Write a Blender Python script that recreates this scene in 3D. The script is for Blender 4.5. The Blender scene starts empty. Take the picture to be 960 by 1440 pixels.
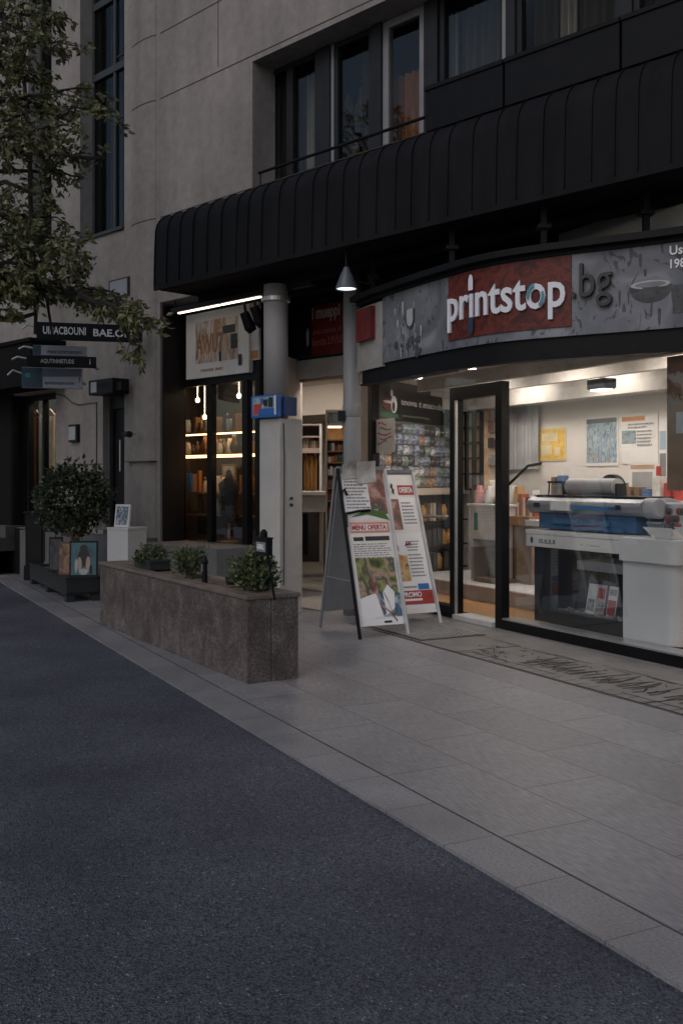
import bpy, math, random
from mathutils import Vector, Matrix
R = math.radians
rnd = random.Random(7)
scene = bpy.context.scene
COL = scene.collection

# ------------------------------------------------------------------ frames
CAM_H = 1.35
FPX, CX, HY = 1400.0, 480.0, 675.0      # focal length in photo pixels, principal column, horizon row

class Frame:
    """ground frame: local x runs along a front, local y into it"""
    def __init__(self, ox, oy, deg):
        self.ox, self.oy, self.a = ox, oy, R(deg)
        self.c, self.n = math.cos(self.a), math.sin(self.a)
    def w(self, s, v, z=0.0):
        return Vector((self.ox + self.c*s - self.n*v, self.oy + self.n*s + self.c*v, z))
    def inv(self, X, Y):
        dx, dy = X-self.ox, Y-self.oy
        return (self.c*dx + self.n*dy, -self.n*dx + self.c*dy)
    def s(self, px, v):
        t = (px-CX)/FPX
        return (t*(self.oy + self.c*v) - self.ox + self.n*v) / (self.c - t*self.n)
    def z(self, px, py, v):
        d = self.oy + self.n*self.s(px, v) + self.c*v
        return CAM_H - (py-HY)/FPX*d

WORLD = Frame(0, 0, 0)
F = Frame(2.45, 7.15, -45)              # the building's front (upper storeys, metal canopy)
K = Frame(1.499, 9.043, -62.5)          # glass front of the print shop
PK = Frame(0, 4.935, -62.85)            # kerb line / paving
PL = Frame(-.62, 6.585, -59.3)          # granite planter
BD = Frame(.163, 8.4375, 27)            # A-boards

# ------------------------------------------------------------------ materials
MATS = {}
def mat(name, col, rough=.6, metal=0.0, var=.2, scale=5.0, bump=0.0, bscale=None, stretch=(1,1,1), spec=.5, detail=6):
    if name in MATS: return MATS[name]
    m = bpy.data.materials.new(name); m.use_nodes = True
    nt = m.node_tree; N = nt.nodes; L = nt.links
    b = N['Principled BSDF']
    b.inputs['Roughness'].default_value = rough
    b.inputs['Metallic'].default_value = metal
    b.inputs['Specular IOR Level'].default_value = spec
    tc = N.new('ShaderNodeTexCoord'); mp = N.new('ShaderNodeMapping')
    mp.inputs['Scale'].default_value = stretch
    L.new(tc.outputs['Object'], mp.inputs['Vector'])
    nz = N.new('ShaderNodeTexNoise'); nz.inputs['Scale'].default_value = scale
    nz.inputs['Detail'].default_value = detail; nz.inputs['Roughness'].default_value = .6
    L.new(mp.outputs['Vector'], nz.inputs['Vector'])
    rp = N.new('ShaderNodeValToRGB')
    rp.color_ramp.elements[0].position = .3; rp.color_ramp.elements[1].position = .7
    rp.color_ramp.elements[0].color = tuple(c*(1-var) for c in col)+(1,)
    rp.color_ramp.elements[1].color = tuple(min(1, c*(1+var)) for c in col)+(1,)
    L.new(nz.outputs['Fac'], rp.inputs['Fac']); L.new(rp.outputs['Color'], b.inputs['Base Color'])
    rr = N.new('ShaderNodeMapRange'); rr.inputs['To Min'].default_value = max(.02, rough-.1); rr.inputs['To Max'].default_value = min(1, rough+.1)
    L.new(nz.outputs['Fac'], rr.inputs['Value']); L.new(rr.outputs['Result'], b.inputs['Roughness'])
    if bump:
        n2 = N.new('ShaderNodeTexNoise'); n2.inputs['Scale'].default_value = bscale or scale*8; n2.inputs['Detail'].default_value = 4
        L.new(mp.outputs['Vector'], n2.inputs['Vector'])
        bp = N.new('ShaderNodeBump'); bp.inputs['Strength'].default_value = bump; bp.inputs['Distance'].default_value = .01
        L.new(n2.outputs['Fac'], bp.inputs['Height']); L.new(bp.outputs['Normal'], b.inputs['Normal'])
    MATS[name] = m
    return m

def emit(name, col, strength):
    if name in MATS: return MATS[name]
    m = bpy.data.materials.new(name); m.use_nodes = True
    nt = m.node_tree; nt.nodes.clear()
    e = nt.nodes.new('ShaderNodeEmission'); o = nt.nodes.new('ShaderNodeOutputMaterial')
    e.inputs['Color'].default_value = tuple(col)+(1,); e.inputs['Strength'].default_value = strength
    nt.links.new(e.outputs[0], o.inputs[0]); MATS[name] = m
    return m

def glass(name, tint=(.9,.93,.95), refl=1.0, rough=.02, ior=1.45):
    if name in MATS: return MATS[name]
    m = bpy.data.materials.new(name); m.use_nodes = True
    nt = m.node_tree; nt.nodes.clear(); N = nt.nodes; L = nt.links
    tr = N.new('ShaderNodeBsdfTransparent'); tr.inputs['Color'].default_value = tuple(tint)+(1,)
    gl = N.new('ShaderNodeBsdfGlossy'); gl.inputs['Roughness'].default_value = rough
    gl.inputs['Color'].default_value = (.9,.95,1,1)
    fr = N.new('ShaderNodeFresnel'); fr.inputs['IOR'].default_value = ior
    mu = N.new('ShaderNodeMath'); mu.operation = 'MULTIPLY'; mu.inputs[1].default_value = refl
    mx = N.new('ShaderNodeMixShader'); o = N.new('ShaderNodeOutputMaterial')
    # faint waviness, as in float glass
    tc = N.new('ShaderNodeTexCoord'); nz = N.new('ShaderNodeTexNoise'); nz.inputs['Scale'].default_value = 1.6
    bp = N.new('ShaderNodeBump'); bp.inputs['Strength'].default_value = .06; bp.inputs['Distance'].default_value = .05
    L.new(tc.outputs['Object'], nz.inputs['Vector']); L.new(nz.outputs['Fac'], bp.inputs['Height']); L.new(bp.outputs['Normal'], gl.inputs['Normal'])
    L.new(fr.outputs[0], mu.inputs[0]); L.new(mu.outputs[0], mx.inputs[0]); L.new(tr.outputs[0], mx.inputs[1]); L.new(gl.outputs[0], mx.inputs[2])
    L.new(mx.outputs[0], o.inputs[0]); MATS[name] = m
    return m

def art(name, cols, scale=4, dist=1.5, rough=.5, detail=3, seed=0.0, stretch=(1,1,1), const=False):
    """a printed picture: blurred fields of ink, from distorted noise through a many-coloured ramp"""
    if name in MATS: return MATS[name]
    m = bpy.data.materials.new(name); m.use_nodes = True
    nt = m.node_tree; N = nt.nodes; L = nt.links; b = N['Principled BSDF']
    b.inputs['Roughness'].default_value = rough
    tc = N.new('ShaderNodeTexCoord'); mp = N.new('ShaderNodeMapping'); mp.inputs['Location'].default_value = (seed, seed*1.7, seed*.6)
    mp.inputs['Scale'].default_value = stretch
    nz = N.new('ShaderNodeTexNoise'); nz.inputs['Scale'].default_value = scale; nz.inputs['Detail'].default_value = detail
    nz.inputs['Distortion'].default_value = dist
    L.new(tc.outputs['Object'], mp.inputs['Vector']); L.new(mp.outputs['Vector'], nz.inputs['Vector'])
    rp = N.new('ShaderNodeValToRGB'); cr = rp.color_ramp
    if const: cr.interpolation = 'CONSTANT'
    n = len(cols)
    while len(cr.elements) < n: cr.elements.new(.5)
    for i, c in enumerate(cols):
        cr.elements[i].position = .3 + .4*i/(n-1); cr.elements[i].color = tuple(c)+(1,)
    L.new(nz.outputs['Fac'], rp.inputs['Fac']); L.new(rp.outputs['Color'], b.inputs['Base Color'])
    MATS[name] = m
    return m

def leafmat(name, cols, rough=.5):
    if name in MATS: return MATS[name]
    m = bpy.data.materials.new(name); m.use_nodes = True
    nt = m.node_tree; N = nt.nodes; L = nt.links; b = N['Principled BSDF']
    b.inputs['Roughness'].default_value = rough
    g = N.new('ShaderNodeNewGeometry'); rp = N.new('ShaderNodeValToRGB'); cr = rp.color_ramp
    while len(cr.elements) < len(cols): cr.elements.new(.5)
    for i, c in enumerate(cols):
        cr.elements[i].position = i/(len(cols)-1); cr.elements[i].color = tuple(c)+(1,)
    L.new(g.outputs['Random Per Island'], rp.inputs['Fac']); L.new(rp.outputs['Color'], b.inputs['Base Color'])
    tl = N.new('ShaderNodeBsdfTranslucent'); L.new(rp.outputs['Color'], tl.inputs['Color'])
    mx = N.new('ShaderNodeMixShader'); mx.inputs[0].default_value = .25
    o = N['Material Output']
    L.new(b.outputs[0], mx.inputs[1]); L.new(tl.outputs[0], mx.inputs[2]); L.new(mx.outputs[0], o.inputs[0])
    MATS[name] = m
    return m

# ------------------------------------------------------------------ mesh builder
class MB:
    def __init__(self): self.v = []; self.f = []; self.m = []
    def add(self, vs, fs, m=0, fn=None):
        o = len(self.v)
        self.v += [tuple(fn(*p)) if fn else tuple(p) for p in vs]
        for f in fs: self.f.append(tuple(i+o for i in f)); self.m.append(m)
        return self
    def box(self, x0, x1, y0, y1, z0, z1, m=0, fn=None):
        vs = [(x0,y0,z0),(x1,y0,z0),(x1,y1,z0),(x0,y1,z0),(x0,y0,z1),(x1,y0,z1),(x1,y1,z1),(x0,y1,z1)]
        fs = [(0,3,2,1),(4,5,6,7),(0,1,5,4),(1,2,6,5),(2,3,7,6),(3,0,4,7)]
        return self.add(vs, fs, m, fn)
    def quad(self, a, b, c, d, m=0): return self.add([a,b,c,d], [(0,1,2,3)], m)
    def prism(self, poly, z0, z1, m=0, fn=None):
        n = len(poly)
        vs = [(x,y,z0) for x,y in poly] + [(x,y,z1) for x,y in poly]
        fs = [tuple(range(n-1,-1,-1)), tuple(range(n,2*n))] + [(i,(i+1)%n,n+(i+1)%n,n+i) for i in range(n)]
        return self.add(vs, fs, m, fn)
    def lathe(self, prof, cx=0, cy=0, seg=16, m=0, fn=None, cap=True):
        vs = []; fs = []
        for r, z in prof:
            for k in range(seg):
                a = 2*math.pi*k/seg; vs.append((cx+r*math.cos(a), cy+r*math.sin(a), z))
        for i in range(len(prof)-1):
            for k in range(seg):
                k2 = (k+1)%seg; fs.append((i*seg+k, i*seg+k2, (i+1)*seg+k2, (i+1)*seg+k))
        if cap:
            fs.append(tuple(range(seg-1,-1,-1))); fs.append(tuple((len(prof)-1)*seg+k for k in range(seg)))
        return self.add(vs, fs, m, fn)
    def tube(self, pts, r, seg=8, m=0, fn=None):
        pts = [Vector(p) for p in pts]; n = len(pts)
        rs = r if isinstance(r, (list, tuple)) else [r]*n
        vs = []; fs = []; up = None
        for i, p in enumerate(pts):
            t = (pts[min(i+1,n-1)] - pts[max(i-1,0)]).normalized()
            if up is None:
                up = Vector((0,0,1)) if abs(t.z) < .9 else Vector((1,0,0))
            x = t.cross(up)
            if x.length < 1e-4: x = t.orthogonal()
            x.normalize(); y = x.cross(t).normalized(); up = y
            for k in range(seg):
                a = 2*math.pi*k/seg; vs.append(tuple(p + x*(rs[i]*math.cos(a)) + y*(rs[i]*math.sin(a))))
        for i in range(n-1):
            for k in range(seg):
                k2 = (k+1)%seg; fs.append((i*seg+k, i*seg+k2, (i+1)*seg+k2, (i+1)*seg+k))
        fs.append(tuple(range(seg-1,-1,-1))); fs.append(tuple((n-1)*seg+k for k in range(seg)))
        return self.add(vs, fs, m, fn)
    def bar(self, p, q, w, h=None, m=0):
        return self.tube([p, q], w/1.414, 4, m)
    def leaf(self, p, d, size, side, bend=.15, m=0, wide=.45):
        d = Vector(d).normalized(); s = Vector(side); s = (s - d*s.dot(d))
        if s.length < 1e-3: s = d.orthogonal()
        s.normalize(); n = d.cross(s)
        p = Vector(p)
        a = p; b = p + d*(size*.45) + s*(size*wide*.5) + n*(size*bend); c = p + d*size; e = p + d*(size*.45) - s*(size*wide*.5) + n*(size*bend)
        o = len(self.v)
        self.v += [tuple(a), tuple(b), tuple(c), tuple(e)]
        self.f += [(o, o+1, o+2), (o, o+2, o+3)]; self.m += [m, m]
        return self

GENERIC_COUNT = {}
def link(name, mb, mats, parent=None, org=(0,0,0), smooth=False, bevel=0.0):
    me = bpy.data.meshes.new(name)
    ox, oy, oz = org
    me.from_pydata([(x-ox, y-oy, z-oz) for x, y, z in mb.v], [], mb.f)
    ms = mats if isinstance(mats, (list, tuple)) else [mats]
    for m in ms: me.materials.append(m)
    if len(ms) > 1: me.polygons.foreach_set('material_index', mb.m)
    if smooth: me.polygons.foreach_set('use_smooth', [True]*len(me.polygons))
    me.update()
    o = bpy.data.objects.new(name, me); COL.objects.link(o)
    if parent: o.parent = parent
    if bevel:
        b = o.modifiers.new('bevel', 'BEVEL'); b.width = bevel; b.segments = 2; b.limit_method = 'ANGLE'
    return o

def tag(o, label=None, cat=None, group=None, kind=None):
    if label: o['label'] = label
    if cat: o['category'] = cat
    if group: o['group'] = group
    if kind: o['kind'] = kind
    return o

class Thing:
    """an Empty at the thing's base; parts are given in the coordinates of frame fr"""
    def __init__(self, name, label, cat, fr, base, group=None):
        self.fr, self.base = fr, base
        self.o = bpy.data.objects.new(name, None); COL.objects.link(self.o)
        self.o.empty_display_size = .1
        self.o.location = fr.w(*base); self.o.rotation_euler = (0, 0, fr.a)
        tag(self.o, label, cat, group)
    def part(self, name, mb, mats, parent=None, label=None, smooth=False, bevel=0.0):
        o = link(name, mb, mats, parent or self.o, self.base if parent is None else self.base, smooth, bevel)
        if label: o['label'] = label
        return o

def single(name, mb, mats, label, cat, fr, base, group=None, smooth=False, bevel=0.0, kind=None):
    o = link(name, mb, mats, None, base, smooth, bevel)
    o.location = fr.w(*base); o.rotation_euler = (0, 0, fr.a)
    return tag(o, label, cat, group, kind)

def copy_thing(o, loc=None, rz=None, scale=None, label=None):
    c = o.copy(); COL.objects.link(c)
    if loc is not None: c.location = loc
    if rz is not None: c.rotation_euler = (0, 0, rz)
    if scale is not None: c.scale = scale
    if label: c['label'] = label
    for ch in list(o.children):
        d = ch.copy(); COL.objects.link(d); d.parent = c
        for g in list(ch.children):
            e = g.copy(); COL.objects.link(e); e.parent = d
    return c

def text(s, bold=0.0, extrude=0.0, res=3):
    """outline of a line of writing as a mesh, x right and y up, normalised: x-height box later"""
    cu = bpy.data.curves.new('writing', 'FONT'); cu.body = s; cu.size = 1.0; cu.offset = bold; cu.extrude = extrude; cu.resolution_u = res
    ob = bpy.data.objects.new('writing', cu); COL.objects.link(ob)
    dg = bpy.context.evaluated_depsgraph_get(); dg.update()
    me = bpy.data.meshes.new_from_object(ob.evaluated_get(dg))
    vs = [tuple(v.co) for v in me.vertices]; fs = [tuple(p.vertices) for p in me.polygons]
    bpy.data.objects.remove(ob); bpy.data.curves.remove(cu); bpy.data.meshes.remove(me)
    return vs, fs

def put_text(mb, s, fn, a0, a1, b0, b1, m=0, bold=.02, depth=.004):
    """fit writing s into the rectangle a0..a1 x b0..b1 and map it with fn(a, b, d)"""
    vs, fs = text(s, bold, .5)
    xs = [v[0] for v in vs]; ys = [v[1] for v in vs]
    sx = (a1-a0)/(max(xs)-min(xs)); sy = (b1-b0)/(max(ys)-min(ys))
    out = [fn(a0+(x-min(xs))*sx, b0+(y-min(ys))*sy, (z+.5)*depth) for x, y, z in vs]
    mb.add(out, fs, m)

def sheet(mb, fn, patches, step=.0012):
    """flat printed fields laid one over another; patches: (a0, b0, a1, b1, material[, layer])"""
    for i, p in enumerate(patches):
        a0, b0, a1, b1, m = p[:5]; d = (p[5] if len(p) > 5 else i+1)*step
        n = 4
        for k in range(n):
            u0, u1 = a0+(a1-a0)*k/n, a0+(a1-a0)*(k+1)/n
            mb.quad(fn(u0,b0,d), fn(u1,b0,d), fn(u1,b1,d), fn(u0,b1,d), m)

def lines(a0, a1, b0, b1, n, m, rg, layer=3, thick=.45, ragged=.35):
    """lines of small print: words of different lengths"""
    out = []; h = (b1-b0)/n
    for i in range(n):
        y = b1-(i+1)*h; x = a0; end = a1-(a1-a0)*ragged*rg.random()
        while x < end:
            w = (a1-a0)*rg.uniform(.05,.17)
            out.append((x, y, min(x+w, end), y+h*thick, m, layer)); x += w+(a1-a0)*.025
    return out

# ------------------------------------------------------------------ palette
def stained_wall():
    m = bpy.data.materials.new('concrete_render'); m.use_nodes = True
    nt = m.node_tree; N = nt.nodes; L = nt.links; b = N['Principled BSDF']; b.inputs['Roughness'].default_value = .88; b.inputs['Specular IOR Level'].default_value = .3
    tc = N.new('ShaderNodeTexCoord'); last = None
    for sc_, st, lo, hi, det in ((.45,(1,1,.8),(.68,.68,.7),(1.18,1.17,1.15),8), (1.0,(2.6,2.6,.34),(.8,.79,.8),(1.08,1.08,1.08),6), (9,(1,1,1),(.86,.86,.86),(1.1,1.1,1.1),8)):
        mp = N.new('ShaderNodeMapping'); mp.inputs['Scale'].default_value = st; L.new(tc.outputs['Object'], mp.inputs['Vector'])
        n = N.new('ShaderNodeTexNoise'); n.inputs['Scale'].default_value = sc_; n.inputs['Detail'].default_value = det; n.inputs['Roughness'].default_value = .62; L.new(mp.outputs[0], n.inputs['Vector'])
        rp = N.new('ShaderNodeValToRGB'); e = rp.color_ramp.elements; e[0].position = .3; e[1].position = .68; e[0].color = lo+(1,); e[1].color = hi+(1,); L.new(n.outputs['Fac'], rp.inputs['Fac'])
        mx = N.new('ShaderNodeMixRGB'); mx.blend_type = 'MULTIPLY'; mx.inputs[0].default_value = 1
        if last is None: mx.inputs[1].default_value = (.305,.28,.264,1)
        else: L.new(last.outputs[0], mx.inputs[1])
        L.new(rp.outputs[0], mx.inputs[2]); last = mx
    L.new(last.outputs[0], b.inputs['Base Color'])
    n = N.new('ShaderNodeTexNoise'); n.inputs['Scale'].default_value = 70; n.inputs['Detail'].default_value = 5; L.new(tc.outputs['Object'], n.inputs['Vector'])
    bp = N.new('ShaderNodeBump'); bp.inputs['Strength'].default_value = .35; bp.inputs['Distance'].default_value = .01; L.new(n.outputs['Fac'], bp.inputs['Height']); L.new(bp.outputs['Normal'], b.inputs['Normal'])
    return m
concrete = stained_wall()
concrete_dk = mat('concrete_beam', (.4,.39,.385), .8, var=.2, scale=2.5, bump=.3, bscale=60)
pale_wall = mat('pale_plaster', (.5,.47,.43), .8, var=.08, scale=2)
white_wall = mat('white_plaster', (.74,.7,.66), .8, var=.06, scale=2)
column_m = mat('column_grey', (.3,.29,.29), .65, var=.12, scale=4, stretch=(1,1,.3), bump=.1)
column_blue = mat('column_paint', (.24,.25,.27), .5, var=.2, scale=5, stretch=(1,1,.25), bump=.12)
tan_post = mat('tan_post', (.36,.29,.24), .6, var=.1)
black_metal = mat('black_metal', (.007,.007,.009), .5, var=.3, scale=8, spec=.18)
awning_m = mat('canopy_metal', (.0105,.0103,.012), .6, var=.3, scale=6, stretch=(1,1,.2), spec=.12)
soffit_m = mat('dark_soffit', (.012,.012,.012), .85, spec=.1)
joint_m = mat('joint', (.06,.055,.05), .9)
frame_grey = mat('window_frame_grey', (.022,.023,.027), .5, var=.2, spec=.25)
frame_light = mat('window_frame_light', (.24,.24,.25), .4, var=.1)
curtain_m = mat('curtain_cloth', (.46,.45,.44), .9, var=.25, scale=10, stretch=(6,6,.3))
curtain_dk = mat('curtain_dark', (.085,.082,.08), .9, var=.3, scale=10, stretch=(6,6,.3))
orange_cloth = mat('orange_blind', (.4,.17,.06), .8, var=.3, scale=6, stretch=(8,8,.4))
room_dark = mat('dark_room', (.03,.03,.032), .9)
glass_m = glass('shop_glass', (.95,.96,.96), .16)
glass_up = glass('window_glass', (.8,.79,.76), .1, ior=1.5)
white_m = mat('white_laminate', (.62,.61,.61), .45, var=.06, scale=3)
grey_m = mat('grey_plastic', (.25,.26,.28), .4, var=.1)
dark_m = mat('dark_panel', (.014,.015,.018), .45, var=.2, spec=.2)
wood_floor = mat('wood_floor', (.42,.22,.085), .45, var=.3, scale=5, stretch=(1,9,1))
wood_m = mat('warm_wood', (.33,.18,.08), .5, var=.3, scale=5, stretch=(1,1,6))
tile_m = mat('shop_tile', (.38,.35,.32), .4, var=.1)
red_m = mat('red_panel', (.15,.013,.010), .55, var=.45, scale=7, bump=.1)
blue_m = mat('blue_plastic', (.018,.085,.2), .3, var=.2)
bright_blue = mat('bright_blue', (.02,.13,.45), .4, var=.15)
white_ink = mat('white_ink', (.8,.8,.82), .5, var=.04)
black_ink = mat('black_ink', (.02,.02,.022), .5)
grey_ink = mat('grey_ink', (.22,.22,.23), .6)
red_ink = mat('red_ink', (.36,.03,.025), .5, var=.2)
paper = mat('paper', (.76,.74,.72), .6, var=.07, scale=6)
yellow_ink = mat('yellow_ink', (.75,.48,.1), .6, var=.25, scale=14)
steel = mat('brushed_steel', (.5,.5,.5), .35, metal=.7, var=.1)

# ------------------------------------------------------------------ road, kerb, pavement
def asphalt():
    m = bpy.data.materials.new('asphalt'); m.use_nodes = True
    nt = m.node_tree; N = nt.nodes; L = nt.links; b = N['Principled BSDF']
    tc = N.new('ShaderNodeTexCoord')
    v = N.new('ShaderNodeTexVoronoi'); v.inputs['Scale'].default_value = 165; L.new(tc.outputs['Object'], v.inputs['Vector'])
    n = N.new('ShaderNodeTexNoise'); n.inputs['Scale'].default_value = 1.1; n.inputs['Detail'].default_value = 8; L.new(tc.outputs['Object'], n.inputs['Vector'])
    n3 = N.new('ShaderNodeTexNoise'); n3.inputs['Scale'].default_value = 160; n3.inputs['Detail'].default_value = 3; L.new(tc.outputs['Object'], n3.inputs['Vector'])
    sep = N.new('ShaderNodeSeparateColor'); L.new(v.outputs['Color'], sep.inputs[0])
    r1 = N.new('ShaderNodeValToRGB'); e = r1.color_ramp.elements
    e[0].position = 0; e[0].color = (.013,.0145,.022,1); e[1].position = .8; e[1].color = (.118,.125,.158,1)
    x = e.new(.985); x.color = (.1,.105,.13,1); x = e.new(.996); x.color = (.3,.3,.32,1)
    L.new(sep.outputs[0], r1.inputs['Fac'])
    r2 = N.new('ShaderNodeValToRGB'); e = r2.color_ramp.elements; e[0].position = .3; e[0].color = (.62,.62,.63,1); e[1].position = .68; e[1].color = (1.3,1.3,1.3,1)
    L.new(n.outputs['Fac'], r2.inputs['Fac'])
    mx = N.new('ShaderNodeMixRGB'); mx.blend_type = 'MULTIPLY'; mx.inputs[0].default_value = 1
    L.new(r1.outputs[0], mx.inputs[1]); L.new(r2.outputs[0], mx.inputs[2]); L.new(mx.outputs[0], b.inputs['Base Color'])
    b.inputs['Roughness'].default_value = .62
    ad = N.new('ShaderNodeMath'); ad.operation = 'ADD'; L.new(v.outputs['Distance'], ad.inputs[0]); L.new(n3.outputs['Fac'], ad.inputs[1])
    bp = N.new('ShaderNodeBump'); bp.inputs['Strength'].default_value = .9; bp.inputs['Distance'].default_value = .006
    L.new(ad.outputs[0], bp.inputs['Height']); L.new(bp.outputs['Normal'], b.inputs['Normal'])
    return m

def paving(name, bw, rh, c1, c2, mortar, ribs=True, off=.5, msize=.004):
    m = bpy.data.materials.new(name); m.use_nodes = True
    nt = m.node_tree; N = nt.nodes; L = nt.links; b = N['Principled BSDF']
    tc = N.new('ShaderNodeTexCoord')
    br = N.new('ShaderNodeTexBrick'); L.new(tc.outputs['Object'], br.inputs['Vector'])
    br.offset = off; br.inputs['Scale'].default_value = 1; br.inputs['Brick Width'].default_value = bw; br.inputs['Row Height'].default_value = rh
    br.inputs['Mortar Size'].default_value = msize; br.inputs['Mortar Smooth'].default_value = .2
    br.inputs['Color1'].default_value = tuple(c1)+(1,); br.inputs['Color2'].default_value = tuple(c2)+(1,); br.inputs['Mortar'].default_value = tuple(mortar)+(1,)
    n = N.new('ShaderNodeTexNoise'); n.inputs['Scale'].default_value = 2.2; n.inputs['Detail'].default_value = 9; n.inputs['Roughness'].default_value = .65; L.new(tc.outputs['Object'], n.inputs['Vector'])
    r2 = N.new('ShaderNodeValToRGB'); e = r2.color_ramp.elements; e[0].position = .3; e[0].color = (.74,.74,.75,1); e[1].position = .7; e[1].color = (1.18,1.17,1.15,1)
    L.new(n.outputs['Fac'], r2.inputs['Fac'])
    mp = N.new('ShaderNodeMapping'); mp.inputs['Scale'].default_value = (14, 110, 1) if ribs else (90,90,90)
    mp.inputs['Rotation'].default_value = (0,0,R(76)) if ribs else (0,0,0)
    L.new(tc.outputs['Object'], mp.inputs['Vector'])
    n2 = N.new('ShaderNodeTexNoise'); n2.inputs['Scale'].default_value = 1; n2.inputs['Detail'].default_value = 4; L.new(mp.outputs[0], n2.inputs['Vector'])
    r3 = N.new('ShaderNodeValToRGB'); e = r3.color_ramp.elements; e[0].position = .3; e[0].color = (.68,.68,.69,1); e[1].position = .7; e[1].color = (1.22,1.22,1.22,1)
    L.new(n2.outputs['Fac'], r3.inputs['Fac'])
    m1 = N.new('ShaderNodeMixRGB'); m1.blend_type = 'MULTIPLY'; m1.inputs[0].default_value = 1
    m2 = N.new('ShaderNodeMixRGB'); m2.blend_type = 'MULTIPLY'; m2.inputs[0].default_value = 1
    L.new(br.outputs['Color'], m1.inputs[1]); L.new(r2.outputs[0], m1.inputs[2]); L.new(m1.outputs[0], m2.inputs[1]); L.new(r3.outputs[0], m2.inputs[2])
    L.new(m2.outputs[0], b.inputs['Base Color'])
    rr = N.new('ShaderNodeMapRange'); rr.inputs['To Min'].default_value = .27; rr.inputs['To Max'].default_value = .52; L.new(n.outputs['Fac'], rr.inputs['Value']); L.new(rr.outputs[0], b.inputs['Roughness'])
    sb = N.new('ShaderNodeMath'); sb.operation = 'MULTIPLY_ADD'; sb.inputs[1].default_value = -1.5
    L.new(br.outputs['Fac'], sb.inputs[0]); L.new(n2.outputs['Fac'], sb.inputs[2])
    bp = N.new('ShaderNodeBump'); bp.inputs['Strength'].default_value = .35; bp.inputs['Distance'].default_value = .006
    L.new(sb.outputs[0], bp.inputs['Height']); L.new(bp.outputs['Normal'], b.inputs['Normal'])
    return m

def structure(name, mb, m, fr=WORLD, smooth=False):
    o = link(name, mb, m, None, (0,0,0), smooth); o.location = fr.w(0,0,0); o.rotation_euler = (0,0,fr.a); o['kind'] = 'structure'
    return o

pave_m = paving('paving_slabs', .88, .44, (.275,.268,.28), (.22,.215,.225), (.11,.107,.112))
kerb_m = paving('kerb_stones', .43, .6, (.275,.27,.28), (.24,.235,.245), (.09,.088,.09), ribs=False, off=0, msize=.003)
mb = MB().box(-150,150,-150,150,-.3,-.12); structure('ground', mb, mat('far_ground', (.1,.1,.1), .9))
mb = MB().box(-45,25,-3.7,-.236,-.1,-.014); structure('road', mb, asphalt(), PK)
mb = MB().box(-45,25,-.236,-.009,-.1,0); structure('kerb', mb, kerb_m, PK)
mb = MB().box(-45,25,-.009,-.0002,-.1,-.012); structure('gutter_joint', mb, joint_m, PK)
mb = MB().box(-45,25,0,14,-.1,0); structure('pavement', mb, pave_m, PK)
mb = MB().box(-45,25,-12,-3.7,-.1,.05); structure('opposite_pavement', mb, pave_m, PK)

# patterned paving band along the shop front
def band_mat():
    m = bpy.data.materials.new('patterned_band'); m.use_nodes = True
    nt = m.node_tree; N = nt.nodes; L = nt.links; b = N['Principled BSDF']
    tc = N.new('ShaderNodeTexCoord')
    n = N.new('ShaderNodeTexNoise'); n.inputs['Scale'].default_value = 3; n.inputs['Detail'].default_value = 8; L.new(tc.outputs['Object'], n.inputs['Vector'])
    r = N.new('ShaderNodeValToRGB'); e = r.color_ramp.elements; e[0].position = .3; e[0].color = (.13,.125,.12,1); e[1].position = .7; e[1].color = (.2,.19,.185,1)
    L.new(n.outputs['Fac'], r.inputs['Fac']); L.new(r.outputs[0], b.inputs['Base Color']); b.inputs['Roughness'].default_value = .6
    bp = N.new('ShaderNodeBump'); bp.inputs['Strength'].default_value = .3; bp.inputs['Distance'].default_value = .01
    n2 = N.new('ShaderNodeTexNoise'); n2.inputs['Scale'].default_value = 60; L.new(tc.outputs['Object'], n2.inputs['Vector'])
    L.new(n2.outputs['Fac'], bp.inputs['Height']); L.new(bp.outputs['Normal'], b.inputs['Normal'])
    return m
bs0, bv0 = PK.inv(.864, 7.81)
mb = MB().box(bs0-1.75, bs0+9, bv0, bv0+1.0, .0, .004)
structure('patterned_paving', mb, band_mat(), PK)
mb = MB(); rg = random.Random(3)
# grooves: an edge line, cross lines, and a run of loose carved strokes
def groove(mb, pts, w=.012):
    for (a, b_), (c, d) in zip(pts, pts[1:]):
        dx, dy = c-a, d-b_; l = math.hypot(dx, dy) or 1; nx, ny = -dy/l*w/2, dx/l*w/2
        mb.quad((bs0+a+nx,b_+ny,.0065),(bs0+a-nx,b_-ny,.0065),(bs0+c-nx,d-ny,.0065),(bs0+c+nx,d+ny,.0065))
for a in [x*.35-1.3 for x in range(28)]:
    groove(mb, [(a, bv0+.012+rg.uniform(-.004,.004)), (a+.35, bv0+.012+rg.uniform(-.004,.004))], .02)
for a in (.02, 2.05, 3.6, 5.2): groove(mb, [(a, bv0), (a+.03, bv0+.62)], .014)
for a in (.2, 1.85, 3.2): groove(mb, [(a-.1, bv0+.12), (a+.9, bv0+.13)], .008)
x = .55
while x < 7:
    x += rg.uniform(.03,.052)
    gap = .25 < (x % 1.7) / 1.7 < .9
    if not gap and rg.random() < .3: continue
    y0 = bv0+.16+rg.uniform(0,.12); y1 = bv0+.5+rg.uniform(-.16,.1)
    mid = (y0+y1)/2
    groove(mb, [(x, y0), (x+rg.uniform(-.03,.03), mid), (x+rg.uniform(-.05,.05), y1)], rg.uniform(.009,.02))
    if rg.random() < .3: groove(mb, [(x, y1), (x+.05, y1+rg.uniform(-.05,.04))], .008)
    if rg.random() < .2: groove(mb, [(x, mid), (x+rg.uniform(.04,.1), mid+rg.uniform(-.05,.05)), (x+.12, mid+.06)], .007)
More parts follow.
